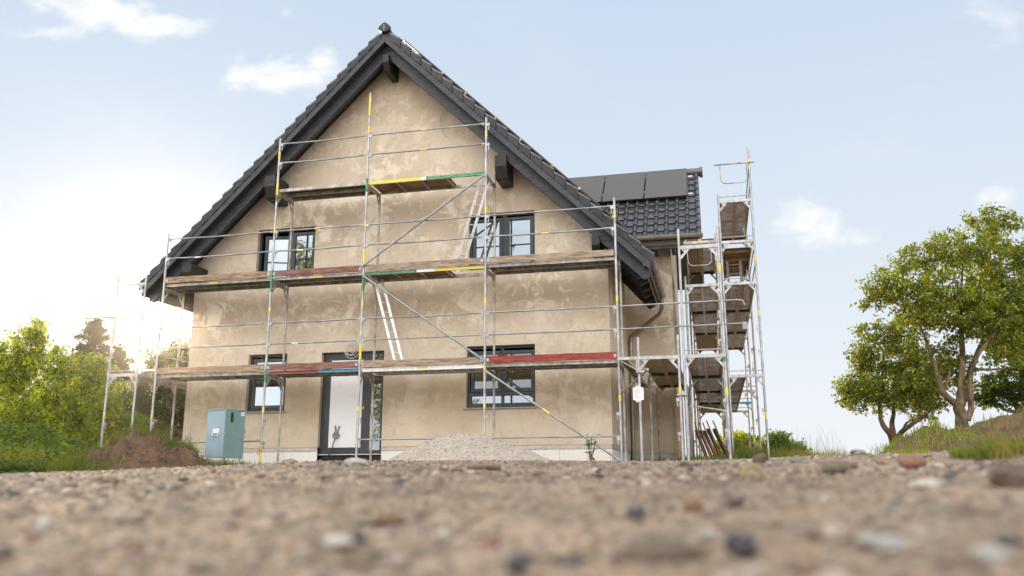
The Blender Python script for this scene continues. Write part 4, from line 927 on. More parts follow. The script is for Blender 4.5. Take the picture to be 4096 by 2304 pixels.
# H / J column and K column
for i, y in enumerate(ROWS):
    f = i == 0; mt = 'steel' if i < 2 else 'steel_old'
    tj = [4.60, 4.46, 5.6, 4.5, 4.4][i]; tj2 = [4.60, 5.40, 5.6, 4.5, 4.4][i]
    st2(HX0, y, tj, (1.0,) if i else (), mat='steel_old' if i else 'steel', bands=[(1.55, 1.7, 'yellow')] if i == 2 else ())
    st2(HX1, y, tj2, (.9, 1.42, 3.0, 3.4) if i < 3 else (1.,), mat=mt, bands=[(1.5, 1.64, 'yellow'), (3.75, 3.9, 'yellow'), (2.1, 2.2, 'green')] if f else ([(1.0, 1.1, 'yellow')] if i == 1 else ()))
    for z in LV: transom(rs, HX0, HX1, y, y, z, mt)
    mb = MB(); mb.tube((HX0, y, LV[0]+.115), (HX1, y, LV[0]+.115), .011, 8); mb.build('frame_bar', mt, rs, smooth=True)
    if i >= 1:
        tk = [0, 7.38, 6.25, 4.4, 4.35][i]; tk1 = [0, 6.33, 6.2, 4.3, 4.3][i]
        st2(KX0, y, tk1, (), mat=mt); st2(KX1, y, tk, (.9, 1.5, 2.75, 3.25), mat=mt, bands=[(1.3, 1.45, 'yellow'), (4.75, 4.87, 'yellow'), (6.95, 7.1, 'yellow'), (3.5, 3.62, 'yellow')] if i == 1 else ([(1.1, 1.25, 'yellow')] if i == 3 else ()))
        ls = [LV[0], LV[1]]+([5.18, 6.12] if i in (1, 2) else [])
        for z in ls:
            transom(rs, KX0, KX1, y, y, z, mt); mb = MB(); mb.tube((KX0, y, z+.115), (KX1, y, z+.115), .011, 8)
            mb.tube((KX1-.2, y, z+.115), (KX1-.2, y, z+.30), .006, 6); mb.build('frame_bar', mt, rs, smooth=True)
transom(rs, HX0, HX1, ROWS[1], ROWS[1], 5.22, 'steel_old'); transom(rs, HX0, HX1, ROWS[2], ROWS[2], 5.30, 'steel_old')
D1 = .035
for y0, y1, zs in ((ROWS[0], ROWS[1], [LV[0]]), (ROWS[1], ROWS[2], [LV[0], LV[1], 5.27]), (ROWS[2], ROWS[3], [LV[0], LV[1]])):
    for z in zs: deck_y(rs, HX0, HX1, y0, y1, z+D1)
deck_y(rs, HX0, HX1, ROWS[3], ROWS[4], LV[0]+D1, 'wood'); deck_y(rs, HX0, HX1, ROWS[3], ROWS[4], LV[1]+D1, 'wood')
deck_y(rs, KX0, KX1, ROWS[1], ROWS[2], LV[0]+D1, 'half'); deck_y(rs, KX0, KX1, ROWS[1], ROWS[2], LV[1]+D1); deck_y(rs, KX0, KX1, ROWS[1], ROWS[2], 5.18+D1, 'ply'); deck_y(rs, KX0, KX1, ROWS[1], ROWS[2], 6.12+D1)
deck_y(rs, KX0, KX1, ROWS[2], ROWS[3], LV[1]+D1); deck_y(rs, KX0, KX1, ROWS[3], ROWS[4], LV[1]+D1); deck_y(rs, KX0, KX1, ROWS[3], ROWS[4], LV[0]+D1, 'half'); deck_y(rs, KX0, KX1, ROWS[2], ROWS[3], LV[0]+D1, 'half')
uguard(rs, KX0, KX1+.06, ROWS[1]-.04, 6.99); uguard(rs, HX0, HX1, ROWS[1]-.04, 5.14)
for za, zb_ in ((6.95, 6.9), (6.55, 6.5)): rail(rs, (KX1, ROWS[1]+.02, za), (KX1, ROWS[2], zb_-.05), r=.014)
for z in (5.05, 4.65): rail(rs, (KX1-.01, ROWS[1], z), (KX1-.01, ROWS[2], z), r=.014)
rail(rs, (HX0+.03, ROWS[0]+.9, 1.42), (HX1, ROWS[0]+.9, 1.30), name='base_rail', mat='steel', r=.02)
ladder(rs, (KX0+.33, ROWS[2]-.8, 4.25), (KX0+.30, ROWS[2]-1.4, 5.2), .3, 5); 
mb = MB(); mb.tube((KX0+.5, ROWS[1]+2.2, 4.27), (KX0+.5, ROWS[1]+1.9, 5.3), .012, 8); mb.tube((KX1-.3, ROWS[1]+.3, 4.3), (KX1-.05, ROWS[1]+2.6, 5.1), .016, 8); mb.build('diagonal_brace', 'steel_old', rs, smooth=True)
mb = MB(); mb.bar((KX0+.42, ROWS[2], LV[0]), (KX1-.02, ROWS[2], LV[0]), .048, .062); mb.v = [(x, ROWS[3]+(y-ROWS[2]), z) for x, y, z in mb.v]; mb.build('blue_beam', 'blue', rs)

# inspection tag on the scaffold
p0 = at(2533, 1609, -.46); p1 = at(2573, 1541, -.46); xm = (p0.x+p1.x)/2; zt, zb_ = p1.z, p0.z; hw = (p1.x-p0.x)/2; hh = zt-zb_
tg = thing('inspection_tag', (xm, -.455, zb_), 'white printed inspection tag tied to the scaffold post right of the red toe board', 'tag')
poly = [(xm-hw, zb_+hh*.13), (xm-hw, zt-hh*.13), (xm-hw*.62, zt-hh*.13), (xm-hw*.3, zt), (xm+hw*.3, zt), (xm+hw*.62, zt-hh*.13), (xm+hw, zt-hh*.13), (xm+hw, zb_+hh*.13), (xm+hw*.62, zb_+hh*.13), (xm+hw*.3, zb_), (xm-hw*.3, zb_), (xm-hw*.62, zb_+hh*.13)]
mb = MB(); mb.prism_y(poly, -.452, -.449); mb.build('card', 'whitep', tg)
mb = MB()
for i in range(11):
    z = zt-hh*(.17+i*.036); w_ = hw*random.uniform(.55, .82); mb.box(xm-hw*.82, xm-hw*.82+2*w_*.9, -.4535, -.4525, z, z+.0035)
for r_ in range(3):
    z = zb_+hh*(.36-r_*.09)
    for k in range(5):
        if random.random() < .85: x = xm-hw*.7+k*hw*.32; mb.box(x, x+hw*.2, -.4535, -.4525, z, z+hh*.04)
mb.build('printed_text', 'paperink', tg)
mb = MB(); mb.tube((xm-hw*.55, -.4545, zb_+hh*.38), (xm-hw*.55, -.4525, zb_+hh*.38), hw*.14, 12); mb.build('blue_symbol', 'blueink', tg)
mb = MB()
for z in (zt-hh*.05, zb_+hh*.05): mb.path([(xm-.02, -.457, z), (xm, -.462, z+.004), (xm+.02, -.457, z)], .004, 6)
mb.build('cable_tie', 'black', tg)

# ------------------------------------------------------------------ left scaffold
ls = thing('scaffold', (-5.5, 1.5, .35), 'two storey galvanised scaffold running back along the left wall of the house', 'scaffold')
FX0, FX1 = -5.90, -5.19
for i, y in enumerate((.05, 3.15, 6.2)):
    g0 = .35
    standard(ls, FX0, y, g0, 4.52, (3.25, 2.85, 1.25, .8), 1, 'steel', [(1.40, 1.52, 'yellow')] if i == 0 else ()); standard(ls, FX1, y, g0, 4.52, (), 1, 'steel')
    for z in (2.29, 4.31): transom(ls, FX0, FX1, y, y, z, 'steel')
    if i == 0:
        mb = MB(); mb.tube((FX0, y, 2.39), (FX1, y, 2.39), .011, 8); mb.build('frame_bar', 'steel', ls)
    mb = MB(); mb.tube((FX0, y-.02, .72), (FX1, y-.02, .72), .017, 8); mb.build('base_rail', 'steel', ls)
for y0, y1 in ((.05, 3.15), (3.15, 6.2)):
    for a, c in ((FX0+.03, (FX0+FX1)/2-.01), ((FX0+FX1)/2+.01, FX1-.03)):
        mb = MB(); mb.box(a, a+.02, y0+.03, y1-.03, 2.27, 2.335); mb.box(c-.02, c, y0+.03, y1-.03, 2.27, 2.335); mb.box(a+.02, c-.02, y0+.03, y1-.03, 2.325, 2.33, 1); mb.build('platform', ['steel', 'perf_y'], ls)
    for z in (3.45, 2.97): rail(ls, (FX0+.02, y0+.02, z), (FX0+.02, y1-.02, z), r=.016, mat='steel')
    toe(ls, (FX0+.0, y0+.05, 0), (FX0+.0, y1-.05, 0), 2.345, 2.47, 'wood2', 'weathered toe board')
uguard(ls, FX0, FX1, .0, 3.52, .60, 'steel')
mb = MB(); mb.tube((-6.58, -.03, 3.575), (-4.9, -.03, 3.575), .0242, 12); mb.tube((FX0-.06, .0, 3.575), (FX0+.06, .0, 3.575), .035, 10); mb.build('end_tube', 'steel_old', ls, smooth=True)
mb = MB(); mb.box(FX1+.03, XA-.03, .05, .36, 2.36, 2.40); mb.build('gap_board', 'alu', ls)

# ------------------------------------------------------------------ cabinet, cable, stake, panels
cx, cy = -2.53, -.62; s2 = .255
cb = thing('electrical_cabinet', (cx, cy, .36), 'turquoise metal electrical cabinet on thin legs beside the dirt mound', 'electrical cabinet')
rot = Matrix.Rotation(R(74), 4, 'Z')
def cbx(x0, x1, y0, y1, z0, z1, nm, mt, par=cb, bev=0):
    mb = MB(); mb.box(x0, x1, y0, y1, z0, z1); mb.v = [tuple(Vector((cx, cy, 0))+rot@Vector(v)) for v in mb.v]; return mb.build(nm, mt, par, bevel=bev)
zb0, zt0 = .50, 1.40
cbx(-s2, s2, -s2+.02, s2, zb0, zt0, 'body', 'cab', bev=.004)
cbx(-s2-.015, s2+.015, -s2-.012, s2+.015, zt0, zt0+.03, 'lid', 'cabdoor', bev=.003)
# after rotation +45 deg the local -y face looks right-forward and the local -x face left-forward
dd = cbx(-s2, s2, -s2, -s2+.018, zb0-.02, zt0-.002, 'door', 'cabdoor', bev=.003)
cbx(-s2+.13, -s2+.20, -s2-.004, -s2+.001, 1.17, 1.36, 'viewing_slot', 'black', dd)
lb = cbx(s2-.12, s2-.035, -s2-.003, -s2+.001, 1.31, 1.385, 'sticker', 'whitep', dd)
mb = MB()
for k in (0, 1):
    x = s2-.105+k*.03; mb.add([(x, -s2-.0045, 1.333), (x+.028, -s2-.0045, 1.333), (x+.016, -s2-.0045, 1.37)], [(0, 1, 2)])
mb.v = [tuple(Vector((cx, cy, 0))+rot@Vector(v)) for v in mb.v]; mb.build('mountain_mark', 'blueink', lb)
cbx(s2, s2+.03, -s2+.0, -s2+.03, .98, 1.06, 'lock', 'brownsteel', dd)
mb = MB(); yy = -.02
mb.box(-s2-.008, -s2-.001, yy-.085, yy+.085, .96, 1.05)
mb.path([(-s2-.01, yy-.08, .97), (-s2-.03, yy-.08, .91), (-s2-.03, yy+.08, .91), (-s2-.01, yy+.08, .97)], .01, 8)
mb.box(-s2-.022, -s2-.008, yy-.085, yy+.085, .955, .985)
mb.v = [tuple(Vector((cx, cy, 0))+rot@Vector(v)) for v in mb.v]; mb.build('carry_handle', 'alu', cb)
for sx in (-1, 1):
    for sy in (-1, 1):
        mb = MB(); mb.tube((sx*(s2-.05), sy*(s2-.05), zb0), (sx*(s2-.01), sy*(s2-.01), .33), .012, 8); mb.v = [tuple(Vector((cx, cy, 0))+rot@Vector(v)) for v in mb.v]; mb.build('leg', 'black' if sy > 0 else 'steel_old', cb)
# coil of grey cable above the door
mb = MB(); mb.tube((-.55, .99, 3.2), (-.55, .96, 3.16), .012, 6); c0 = Vector((-.62, .93, 2.80))
pts = [Vector((-.55, .97, 3.17)), Vector((-.555, .95, 3.05)), Vector((-.55, .94, 2.98))]
for k in range(90):
    t = k*.28; rr0 = .17+.03*math.sin(k*.13)-.0012*k; pts.append(c0+Vector((rr0*math.sin(t), -.015*math.sin(t*.37), rr0*math.cos(t)*1.05))+Vector((.03*math.sin(k*.09), 0, .02*math.cos(k*.11))))
mb.path(pts, .0075, 6); tag(mb.build('cable_coil', 'cablegrey', smooth=True), 'loose coil of pale grey cable hanging from the wall above the front door', 'cable')
pc = thing('power_cable', (-.95, 1.06, .44), 'black cable with a taped grey disc fixed to the white front door', 'cable')
mb = MB(); mb.tube((-.955, 1.095, .995), (-.955, 1.06, .995), .078, 18); mb.build('socket_disc', 'tape', pc, smooth=True)
mb = MB(); mb.bar((-.965, 1.088, 1.04), (-.985, 1.088, 1.20), .045, .004, up=(0, 1, 0)); mb.bar((-.935, 1.086, 1.04), (-.885, 1.086, 1.19), .045, .004, up=(0, 1, 0)); mb.build('tape_strips', 'tape', pc)
mb = MB(); mb.path([(-.955, 1.05, .93), (-.965, 1.03, .88), (-.99, 1.02, .80), (-.985, 1.0, .70), (-1.0, .96, .62), (-1.08, .9, .53), (-1.17, .8, .46), (-1.22, .7, .42)], .011, 8); mb.build('cable', 'black', pc, smooth=True)
# steel stake
sx_, sy_ = -2.95, -1.2
mb = MB(); mb.tube((sx_, sy_, .35), (sx_+.015, sy_, 1.04), .022, 10); mb.tube((sx_-.05, sy_, .83), (sx_+.06, sy_, .86), .02, 8); mb.tube((sx_-.05, sy_-.02, .80), (sx_-.03, sy_-.02, .90), .014, 8)
tag(mb.build('steel_stake', 'steel_old', smooth=True), 'short rusty steel stake with clamp standing left of the turquoise cabinet', 'stake')
# leaning formwork panels
for i, lab in enumerate(('rusty brown formwork panel leaning leftmost of the row by the scaffold', 'second leaning formwork panel from the left of the brown row', 'third leaning formwork panel from the left of the brown row', 'fourth leaning formwork panel from the left of the brown row', 'rightmost and most tilted of the leaning rusty formwork panels')):
    xb = 6.72+i*.105+(.05 if i == 4 else 0); xt = xb-.23-.055*i*.5; y_ = 2.0+i*.05; zt_ = 1.21+(.04 if i > 2 else 0); z0 = .33; L = .028
    t = thing('formwork_panel', (xb, y_, z0), lab, 'panel', 'leaning formwork panels')
    mb = MB(); mb.add([(xb+a, y, z) if z == z0 else (xt+a, y, z) for z in (z0, zt_) for y in (y_, y_+.06) for a in (0, L)], [(0, 1, 3, 2), (4, 6, 7, 5), (0, 4, 5, 1), (2, 3, 7, 6), (0, 2, 6, 4), (1, 5, 7, 3)]); mb.build('edge_strip', 'woodorange', t)
    mb = MB(); mb.add([(xb+a, y, z) if z == z0 else (xt+a, y, z) for z in (z0, zt_-.16) for y in (y_+.061, y_+1.2) for a in (.0, L*2.6)], [(0, 1, 3, 2), (4, 6, 7, 5), (0, 4, 5, 1), (2, 3, 7, 6), (0, 2, 6, 4), (1, 5, 7, 3)]); mb.build('board', 'woodblack', t)

# ------------------------------------------------------------------ heaps
def heap(name, cx, cy, rx, ry, h, mat, seed, label, cat, n=90, rough=.05, skew=0., top=1.6, kind=None):
    g = np.linspace(-1.25, 1.25, n); A, Bq = np.meshgrid(g, g, indexing='ij')
    X = cx+A*rx; Y = cy+Bq*ry; rr = np.hypot(A+skew*.3*(1-A*A), Bq)*(1+.22*fbm(A*2+seed, Bq*2, 3, seed))
    H = h*np.clip(1-rr**1.0, 0, 1)**(1/top)*(1.0)
    H = h*(np.clip(1-rr, -.25, 1)); H = np.where(H > 0, h*(1-(1-np.clip(H/h, 0, 1))**top), H)
    Z = ground_z(X, Y, False)+H+rough*fbm(X*5, Y*5, 5, seed+2, .6)*np.clip(H/h*3, 0, 1)+rough*.25*fbm(X*19, Y*19, 3, seed+7, .6)*np.clip(H/h*4, 0, 1)
    idx = np.arange(n*n).reshape(n, n); F = np.stack([idx[:-1, :-1], idx[1:, :-1], idx[1:, 1:], idx[:-1, 1:]], -1).reshape(-1, 4)
    o = npmesh(name, np.stack([X, Y, Z], -1).reshape(-1, 3), F, mat, smooth=True)
    if kind: o['kind'] = kind
    else: tag(o, label, cat)
    return X, Y, Z, H
GP = heap('gravel_heap', 2.62, -1.35, 1.52, 1.25, .50, 'sand', 11, 'pale beige heap of fine gravel in front of the lower right window', 'gravel heap', 120, .05, 0, 1.55)
def surf_pts(H4, n, lo=.05):
    X, Y, Z, H = [q.ravel() for q in H4]; ok = np.where(H > lo)[0]; i = rng.choice(ok, n)
    j = rng.uniform(-.5, .5, (n, 2)); d = abs(H4[0][1, 0]-H4[0][0, 0])
    return np.stack([X[i]+j[:, 0]*d, Y[i]+j[:, 1]*d, Z[i]], -1)
P = surf_pts(GP, 9000); S = np.clip(np.exp(rng.normal(math.log(.0075), .4, 9000)), .004, .022)
cc = np.array([(.49, .44, .38), (.41, .35, .29), (.57, .53, .48), (.25, .20, .17), (.38, .30, .24)])[rng.choice(5, 9000, p=[.35, .25, .2, .1, .1])]
tag(stones('gravel_grains', P, S, 0, cc, .9), 'coarse grains on the pale gravel heap', 'gravel', kind='stuff')
DM = heap('dirt_mound', -3.35, -1.9, 1.35, 1.3, .70, 'soil', 3, 'red brown mound of dug earth with grass tufts left of the cabinet', 'dirt mound', 120, .24, .25, 1.35)
P = surf_pts(DM, 1800); S = np.clip(np.exp(rng.normal(math.log(.011), .5, 1800)), .005, .04)
tag(stones('soil_crumbs', P, S, 1, np.array([(.10, .055, .03)])*rng.uniform(.6, 2., (1800, 1)), .8), 'crumbs of red brown soil on the dug mound', 'soil', kind='stuff')

# ------------------------------------------------------------------ plants
def blades(P, hgt, w, lean, col, seg=3, cv=.25, wind=(0, 0)):
    """grass blades: P (n,3)"""
    n = len(P); h = hgt*rng.uniform(.55, 1.15, n); az = rng.uniform(0, 2*math.pi, n); ln = lean*rng.uniform(.2, 1.3, n)
    dx, dy = np.cos(az)+wind[0], np.sin(az)+wind[1]; px, py = -np.sin(az), np.cos(az); V = np.zeros((n, seg*2+1, 3))
    for i in range(seg):
        t = i/seg; o = ln*h*t*t; zz = h*t*(1-.25*ln*t)
        for s in (0, 1):
            k = (s-.5)*w*(1-t*.6); V[:, i*2+s] = P+np.stack([dx*o+px*k, dy*o+py*k, zz], -1)
    o = ln*h; V[:, -1] = P+np.stack([dx*o, dy*o, h*(1-.25*ln)], -1)
    F = []
    for i in range(seg-1): F += [(i*2, i*2+1, i*2+3), (i*2, i*2+3, i*2+2)]
    F.append(((seg-1)*2, (seg-1)*2+1, seg*2)); k = seg*2+1
    F = (np.array(F)[None]+(np.arange(n)*k)[:, None, None]).reshape(-1, 3)
    c = np.array(col)[rng.integers(0, len(col), n)]*rng.uniform(1-cv, 1+cv, (n, 1)); C = np.repeat(c, k, 0)
    return V.reshape(-1, 3), F, C
def leaves(P, size, col, cv=.3, droop=.0, asp=.55, flat=None):
    n = len(P); s = size*rng.uniform(.6, 1.25, n); Rm = rotmats(n)
    L = np.array([(0, 0, 0), (.5, asp/2, .08), (1, 0, -.05), (.5, -asp/2, .08)]); Q = np.einsum('nij,kj->nki', Rm, L)
    if flat is not None: Q[:, :, 2] *= flat
    Q[:, :, 2] -= droop*np.array([0, .5, 1, .5])[None]
    Q = Q*s[:, None, None]+P[:, None]
    F = np.array([(0, 1, 2), (0, 2, 3)])[None]+(np.arange(n)*4)[:, None, None]
    c = np.array(col)[rng.integers(0, len(col), n)]*rng.uniform(1-cv, 1+cv, (n, 1))
    return Q.reshape(-1, 3), F.reshape(-1, 3), np.repeat(c, 4, 0)
def cat_(parts):
    Vs, Fs, Cs = [], [], []; o = 0
    for V, F, C in parts: Vs.append(V); Fs.append(F+o); Cs.append(C); o += len(V)
    return np.concatenate(Vs), np.concatenate(Fs), np.concatenate(Cs)
def bez(p0, p1, p2, n=7): return [Vector(p0)*(1-t)**2+Vector(p1)*2*t*(1-t)+Vector(p2)*t*t for t in [i/(n-1) for i in range(n)]]
def tree(name, label, cat, limbs, blobs, ncl, per, lsize, clr, cols, bark='bark', group=None, seed=0, droop=.15, twig=.012, asp=.55, shell=.5, leafmat='leaf', base=None, extra=None, ntw=260):
    """limbs: (points, r0, r1); blobs: (centre, radii)"""
    global rng; rng = np.random.default_rng(seed+100); random.seed(seed)
    lb_ = []
    for pts, r0, r1 in limbs:      # stems that start near the ground are carried down into it
        p = pts[0]; g0 = gz(p[0], p[1])
        if g0 < p[2] < 1.3: pts = [(p[0], p[1], g0-.1)]+list(pts); r0 *= 1.1
        lb_.append((pts, r0, r1))
    limbs = lb_
    base = Vector(limbs[0][0][0]) if base is None else Vector(base)
    t = thing(name, base, label, cat, group)
    # cluster centres
    vol = np.array([b_[1][0]*b_[1][1]*b_[1][2] for b_ in blobs])**.75; pick = rng.choice(len(blobs), ncl, p=vol/vol.sum())
    d = rng.normal(size=(ncl, 3)); d /= np.linalg.norm(d, axis=1)[:, None]; rad = rng.uniform(0, 1, ncl)**shell*(1+.12*rng.normal(size=ncl))
    C = np.array([blobs[i][0] for i in pick])+d*rad[:, None]*np.array([blobs[i][1] for i in pick])
    mb = MB(); P = []
    for pts, r0, r1 in limbs:
        n = len(pts); fine = []
        for i in range(n-1):
            for k in range(3): fine.append(Vector(pts[i]).lerp(Vector(pts[i+1]), k/3))
        fine.append(Vector(pts[-1])); m_ = len(fine)
        for q in range(1, m_-1): fine[q] = (fine[q-1]+fine[q]*2+fine[q+1])/4+Vector((random.uniform(-1, 1), random.uniform(-1, 1), 0))*r0*.12
        rs_ = [r0+(r1-r0)*(i/(m_-1))**.8 for i in range(m_)]; mb.path(fine, rs_, 10); P += fine[m_//3:]
    PA = np.array([tuple(p) for p in P])
    order = np.argsort(((C[:, None]-PA[None])**2).sum(-1).min(1))
    nodes = PA.copy(); ntwig = 0
    for i in order[:ntw]:
        dd = ((nodes-C[i])**2).sum(1)+np.maximum(0, nodes[:, 2]-C[i][2])*.8; j = int(dd.argmin()); a = Vector(nodes[j]); c = Vector(C[i]); mid_ = a.lerp(c, .5)+Vector((0, 0, -.06*(c-a).length))
        L = (c-a).length; r_ = min(twig*2.4, twig*(.5+L)); pp = bez(a, mid_, c, 5); mb.path(pp, [r_*(1-.17*k) for k in range(5)], 5, cap=False)
        nodes = np.vstack([nodes, [tuple(pp[2])], [tuple(pp[4])]])
    mb.build('trunk', bark, t, smooth=True, angle=60)
    n = ncl*per; idx = np.repeat(np.arange(ncl), per); g = rng.normal(size=(n, 3)); g /= np.linalg.norm(g, axis=1)[:, None]
    csz = rng.uniform(.6, 1.35, ncl)[idx]*clr
    LP = C[idx]+g*(rng.uniform(0, 1, n)**.6*csz)[:, None]*np.array([1.1, 1.1, .75])
    V, F, Cc = leaves(LP, lsize, cols, .3, droop, asp)
    tint = rng.uniform(.75, 1.25, ncl)[idx]; Cc = Cc*np.repeat(tint, 4)[:, None]
    npmesh('crown', V, F, leafmat, t, cols=Cc)
    if extra:
        nE, sz, ec, nm = extra; q = C[rng.integers(0, ncl, nE)]+rng.normal(size=(nE, 3))*clr*.7
        e = np.repeat(q, 14, 0)+rng.normal(size=(nE*14, 3))*np.array([sz*.35, sz*.35, sz*.9])
        V, F, Cc = leaves(e, sz*.8, ec, .15, 0, .8); npmesh(nm, V, F, 'petal', t, cols=Cc)
    return t
def pa(u, v, Y): return tuple(at(u, v, Y))
PX = FPX
def blob(u, v, Y, ru, rv, rd=None):
    p = at(u, v, Y); dist = (Vector(p)-Vector(CAM)).length; k = dist/FPX; return (tuple(p), (ru*k, (rd or ru)*k, rv*k))
LG = [(.15, .195, .02), (.18, .22, .024), (.21, .235, .028), (.10, .145, .018), (.06, .095, .015), (.24, .25, .035)]
# --- plane trees at right; photo coordinates give bearing, the third value the distance row
Y1 = 9.0
tree('plane_tree', 'smaller plane tree with forked pale trunk standing left of the big one', 'tree',
     [([pa(3578, 1850, Y1), pa(3585, 1800, Y1), pa(3578, 1765, Y1), pa(3570, 1735, Y1)], .16, .12),
      ([pa(3570, 1740, Y1), pa(3540, 1712, Y1), pa(3518, 1675, Y1), pa(3518, 1600, Y1), pa(3530, 1500, Y1+.4), pa(3535, 1400, Y1+.5)], .10, .02),
      ([pa(3573, 1740, Y1), pa(3566, 1690, Y1+.2), pa(3578, 1640, Y1+.3), pa(3570, 1560, Y1+.5), pa(3600, 1430, Y1+.6)], .10, .02),
      ([pa(3590, 1745, Y1), pa(3612, 1720, Y1-.2), pa(3660, 1690, Y1-.3), pa(3705, 1660, Y1-.4), pa(3735, 1625, Y1-.4)], .09, .03),
      ([pa(3612, 1722, Y1), pa(3625, 1690, Y1+.3), pa(3660, 1672, Y1+.4)], .04, .02)],
     [blob(3560, 1420, Y1, 130, 110), blob(3440, 1560, Y1, 85, 75), blob(3560, 1560, Y1, 150, 90), blob(3680, 1520, Y1+.5, 120, 130), blob(3490, 1340, Y1, 55, 50), blob(3620, 1330, Y1, 90, 60), blob(3400, 1600, Y1, 50, 50), blob(3700, 1620, Y1, 70, 60), blob(3440, 1440, Y1, 50, 50)],
     470, 36, .10, .20, LG, 'bark', 'plane trees on the right', 1, shell=.4, ntw=200, leafmat='leaf2')
Y2 = 7.0
tree('plane_tree', 'big plane tree with several upright limbs rising from the right hand mound', 'tree',
     [([pa(3845, 1800, Y2), pa(3850, 1720, Y2), pa(3842, 1660, Y2), pa(3835, 1620, Y2)], .17, .13),
      ([pa(3835, 1625, Y2), pa(3790, 1590, Y2-.2), pa(3765, 1560, Y2-.3), pa(3745, 1480, Y2-.3), pa(3715, 1400, Y2-.4), pa(3690, 1320, Y2-.5), pa(3640, 1240, Y2-.5)], .10, .02),
      ([pa(3838, 1620, Y2), pa(3845, 1560, Y2), pa(3848, 1450, Y2), pa(3845, 1330, Y2+.2), pa(3840, 1200, Y2+.3), pa(3850, 1060, Y2+.3)], .12, .02),
      ([pa(3845, 1620, Y2), pa(3865, 1545, Y2+.2), pa(3895, 1440, Y2+.2), pa(3950, 1330, Y2+.3), pa(3970, 1200, Y2+.3), pa(3960, 1000, Y2+.4)], .10, .02),
      ([pa(3868, 1680, Y2), pa(3885, 1640, Y2), pa(3882, 1560, Y2-.2), pa(3884, 1480, Y2-.2), pa(3920, 1400, Y2-.3), pa(4010, 1300, Y2-.4)], .09, .03),
      ([pa(3770, 1570, Y2), pa(3800, 1500, Y2), pa(3790, 1420, Y2)], .05, .02),
      ([pa(3890, 1475, Y2), pa(3960, 1480, Y2-.4), pa(4050, 1470, Y2-.6)], .04, .02)],
     [blob(3700, 1120, Y2, 150, 110), blob(3560, 1150, Y2, 95, 75), blob(3930, 1000, Y2, 110, 110), blob(3980, 900, Y2, 85, 60), blob(3780, 1000, Y2, 100, 60), blob(3840, 1220, Y2, 180, 100), blob(4040, 1110, Y2, 110, 130), blob(3690, 1260, Y2-.3, 110, 70), blob(3480, 1210, Y2, 50, 36), blob(3770, 930, Y2, 26, 50), blob(3900, 860, Y2, 36, 28), blob(3760, 1480, Y2+.5, 110, 90), blob(4060, 1350, Y2, 90, 120), blob(3960, 1200, Y2, 120, 90), blob(3640, 1030, Y2, 60, 40), blob(3900, 1330, Y2, 110, 60), blob(4150, 1040, Y2, 90, 110), blob(4150, 1260, Y2, 90, 120)],
     900, 36, .10, .20, LG, 'bark', 'plane trees on the right', 2, shell=.4, ntw=330, leafmat='leaf2')
Y3 = 9.5
tree('plane_tree', 'dark low plane tree cut off by the right edge of the picture', 'tree',
     [([pa(4085, 1760, Y3), pa(4080, 1670, Y3), pa(4065, 1620, Y3), pa(4030, 1560, Y3), pa(4010, 1480, Y3)], .14, .03), ([pa(4082, 1680, Y3), pa(4110, 1600, Y3), pa(4130, 1450, Y3)], .10, .03), ([pa(4070, 1650, Y3), pa(4010, 1640, Y3), pa(3970, 1600, Y3)], .05, .02)],
     [blob(4060, 1400, Y3, 110, 130), blob(3990, 1560, Y3, 90, 70), blob(4110, 1550, Y3, 80, 120), blob(4110, 1300, Y3, 80, 80), blob(3930, 1590, Y3, 50, 50)],
     260, 34, .12, .24, [(.05, .085, .014), (.04, .07, .012), (.075, .11, .02)], 'bark', 'plane trees on the right', 3, ntw=150)
# --- left
LY = [(.26, .31, .020), (.20, .26, .02), (.32, .34, .025), (.12, .18, .018), (.06, .10, .015)]
YL = 2.6
def stems(u, v, Y, tips, r=.07):
    return [([pa(u+random.uniform(-30, 30), v, Y), pa((u+a)/2+random.uniform(-20, 20), (v+c)/2, Y), pa(a, c, Y)], r, .012) for a, c in tips]
tree('maple_bush', 'large yellow green backlit maple bush filling the left side', 'tree',
     stems(230, 1880, YL, [(120, 1420), (290, 1390), (380, 1500), (30, 1500), (420, 1650), (250, 1600), (140, 1650)]),
     [blob(115, 1430, YL, 75, 80), blob(140, 1340, YL, 36, 55), blob(250, 1480, YL, 80, 70), blob(50, 1530, YL, 90, 90), blob(350, 1500, YL, 85, 70), blob(420, 1590, YL, 70, 90), blob(230, 1620, YL, 130, 90), blob(90, 1680, YL, 110, 80), blob(330, 1690, YL, 110, 70), blob(400, 1730, YL, 60, 40), blob(10, 1430, YL, 50, 60), blob(230, 1420, YL, 30, 30), blob(385, 1440, YL, 30, 25), blob(180, 1740, YL, 90, 40)],
     720, 38, .125, .23, LY, 'barkdark', None, 11, droop=.35, asp=.40, ntw=200)
tree('shrub', 'dark undergrowth filling the gap below the maple bush', 'shrub', stems(240, 1880, 4.4, [(120, 1760), (300, 1750), (420, 1760)], .03),
     [blob(90, 1740, 4.4, 110, 60), blob(260, 1750, 4.4, 110, 60), blob(400, 1750, 4.4, 90, 60)], 190, 44, .10, .26, [(.04, .07, .016), (.055, .09, .02), (.10, .14, .02)], 'barkdark', None, 45, ntw=50)
DK = [(.022, .035, .018), (.03, .045, .02), (.018, .028, .016), (.045, .05, .025)]
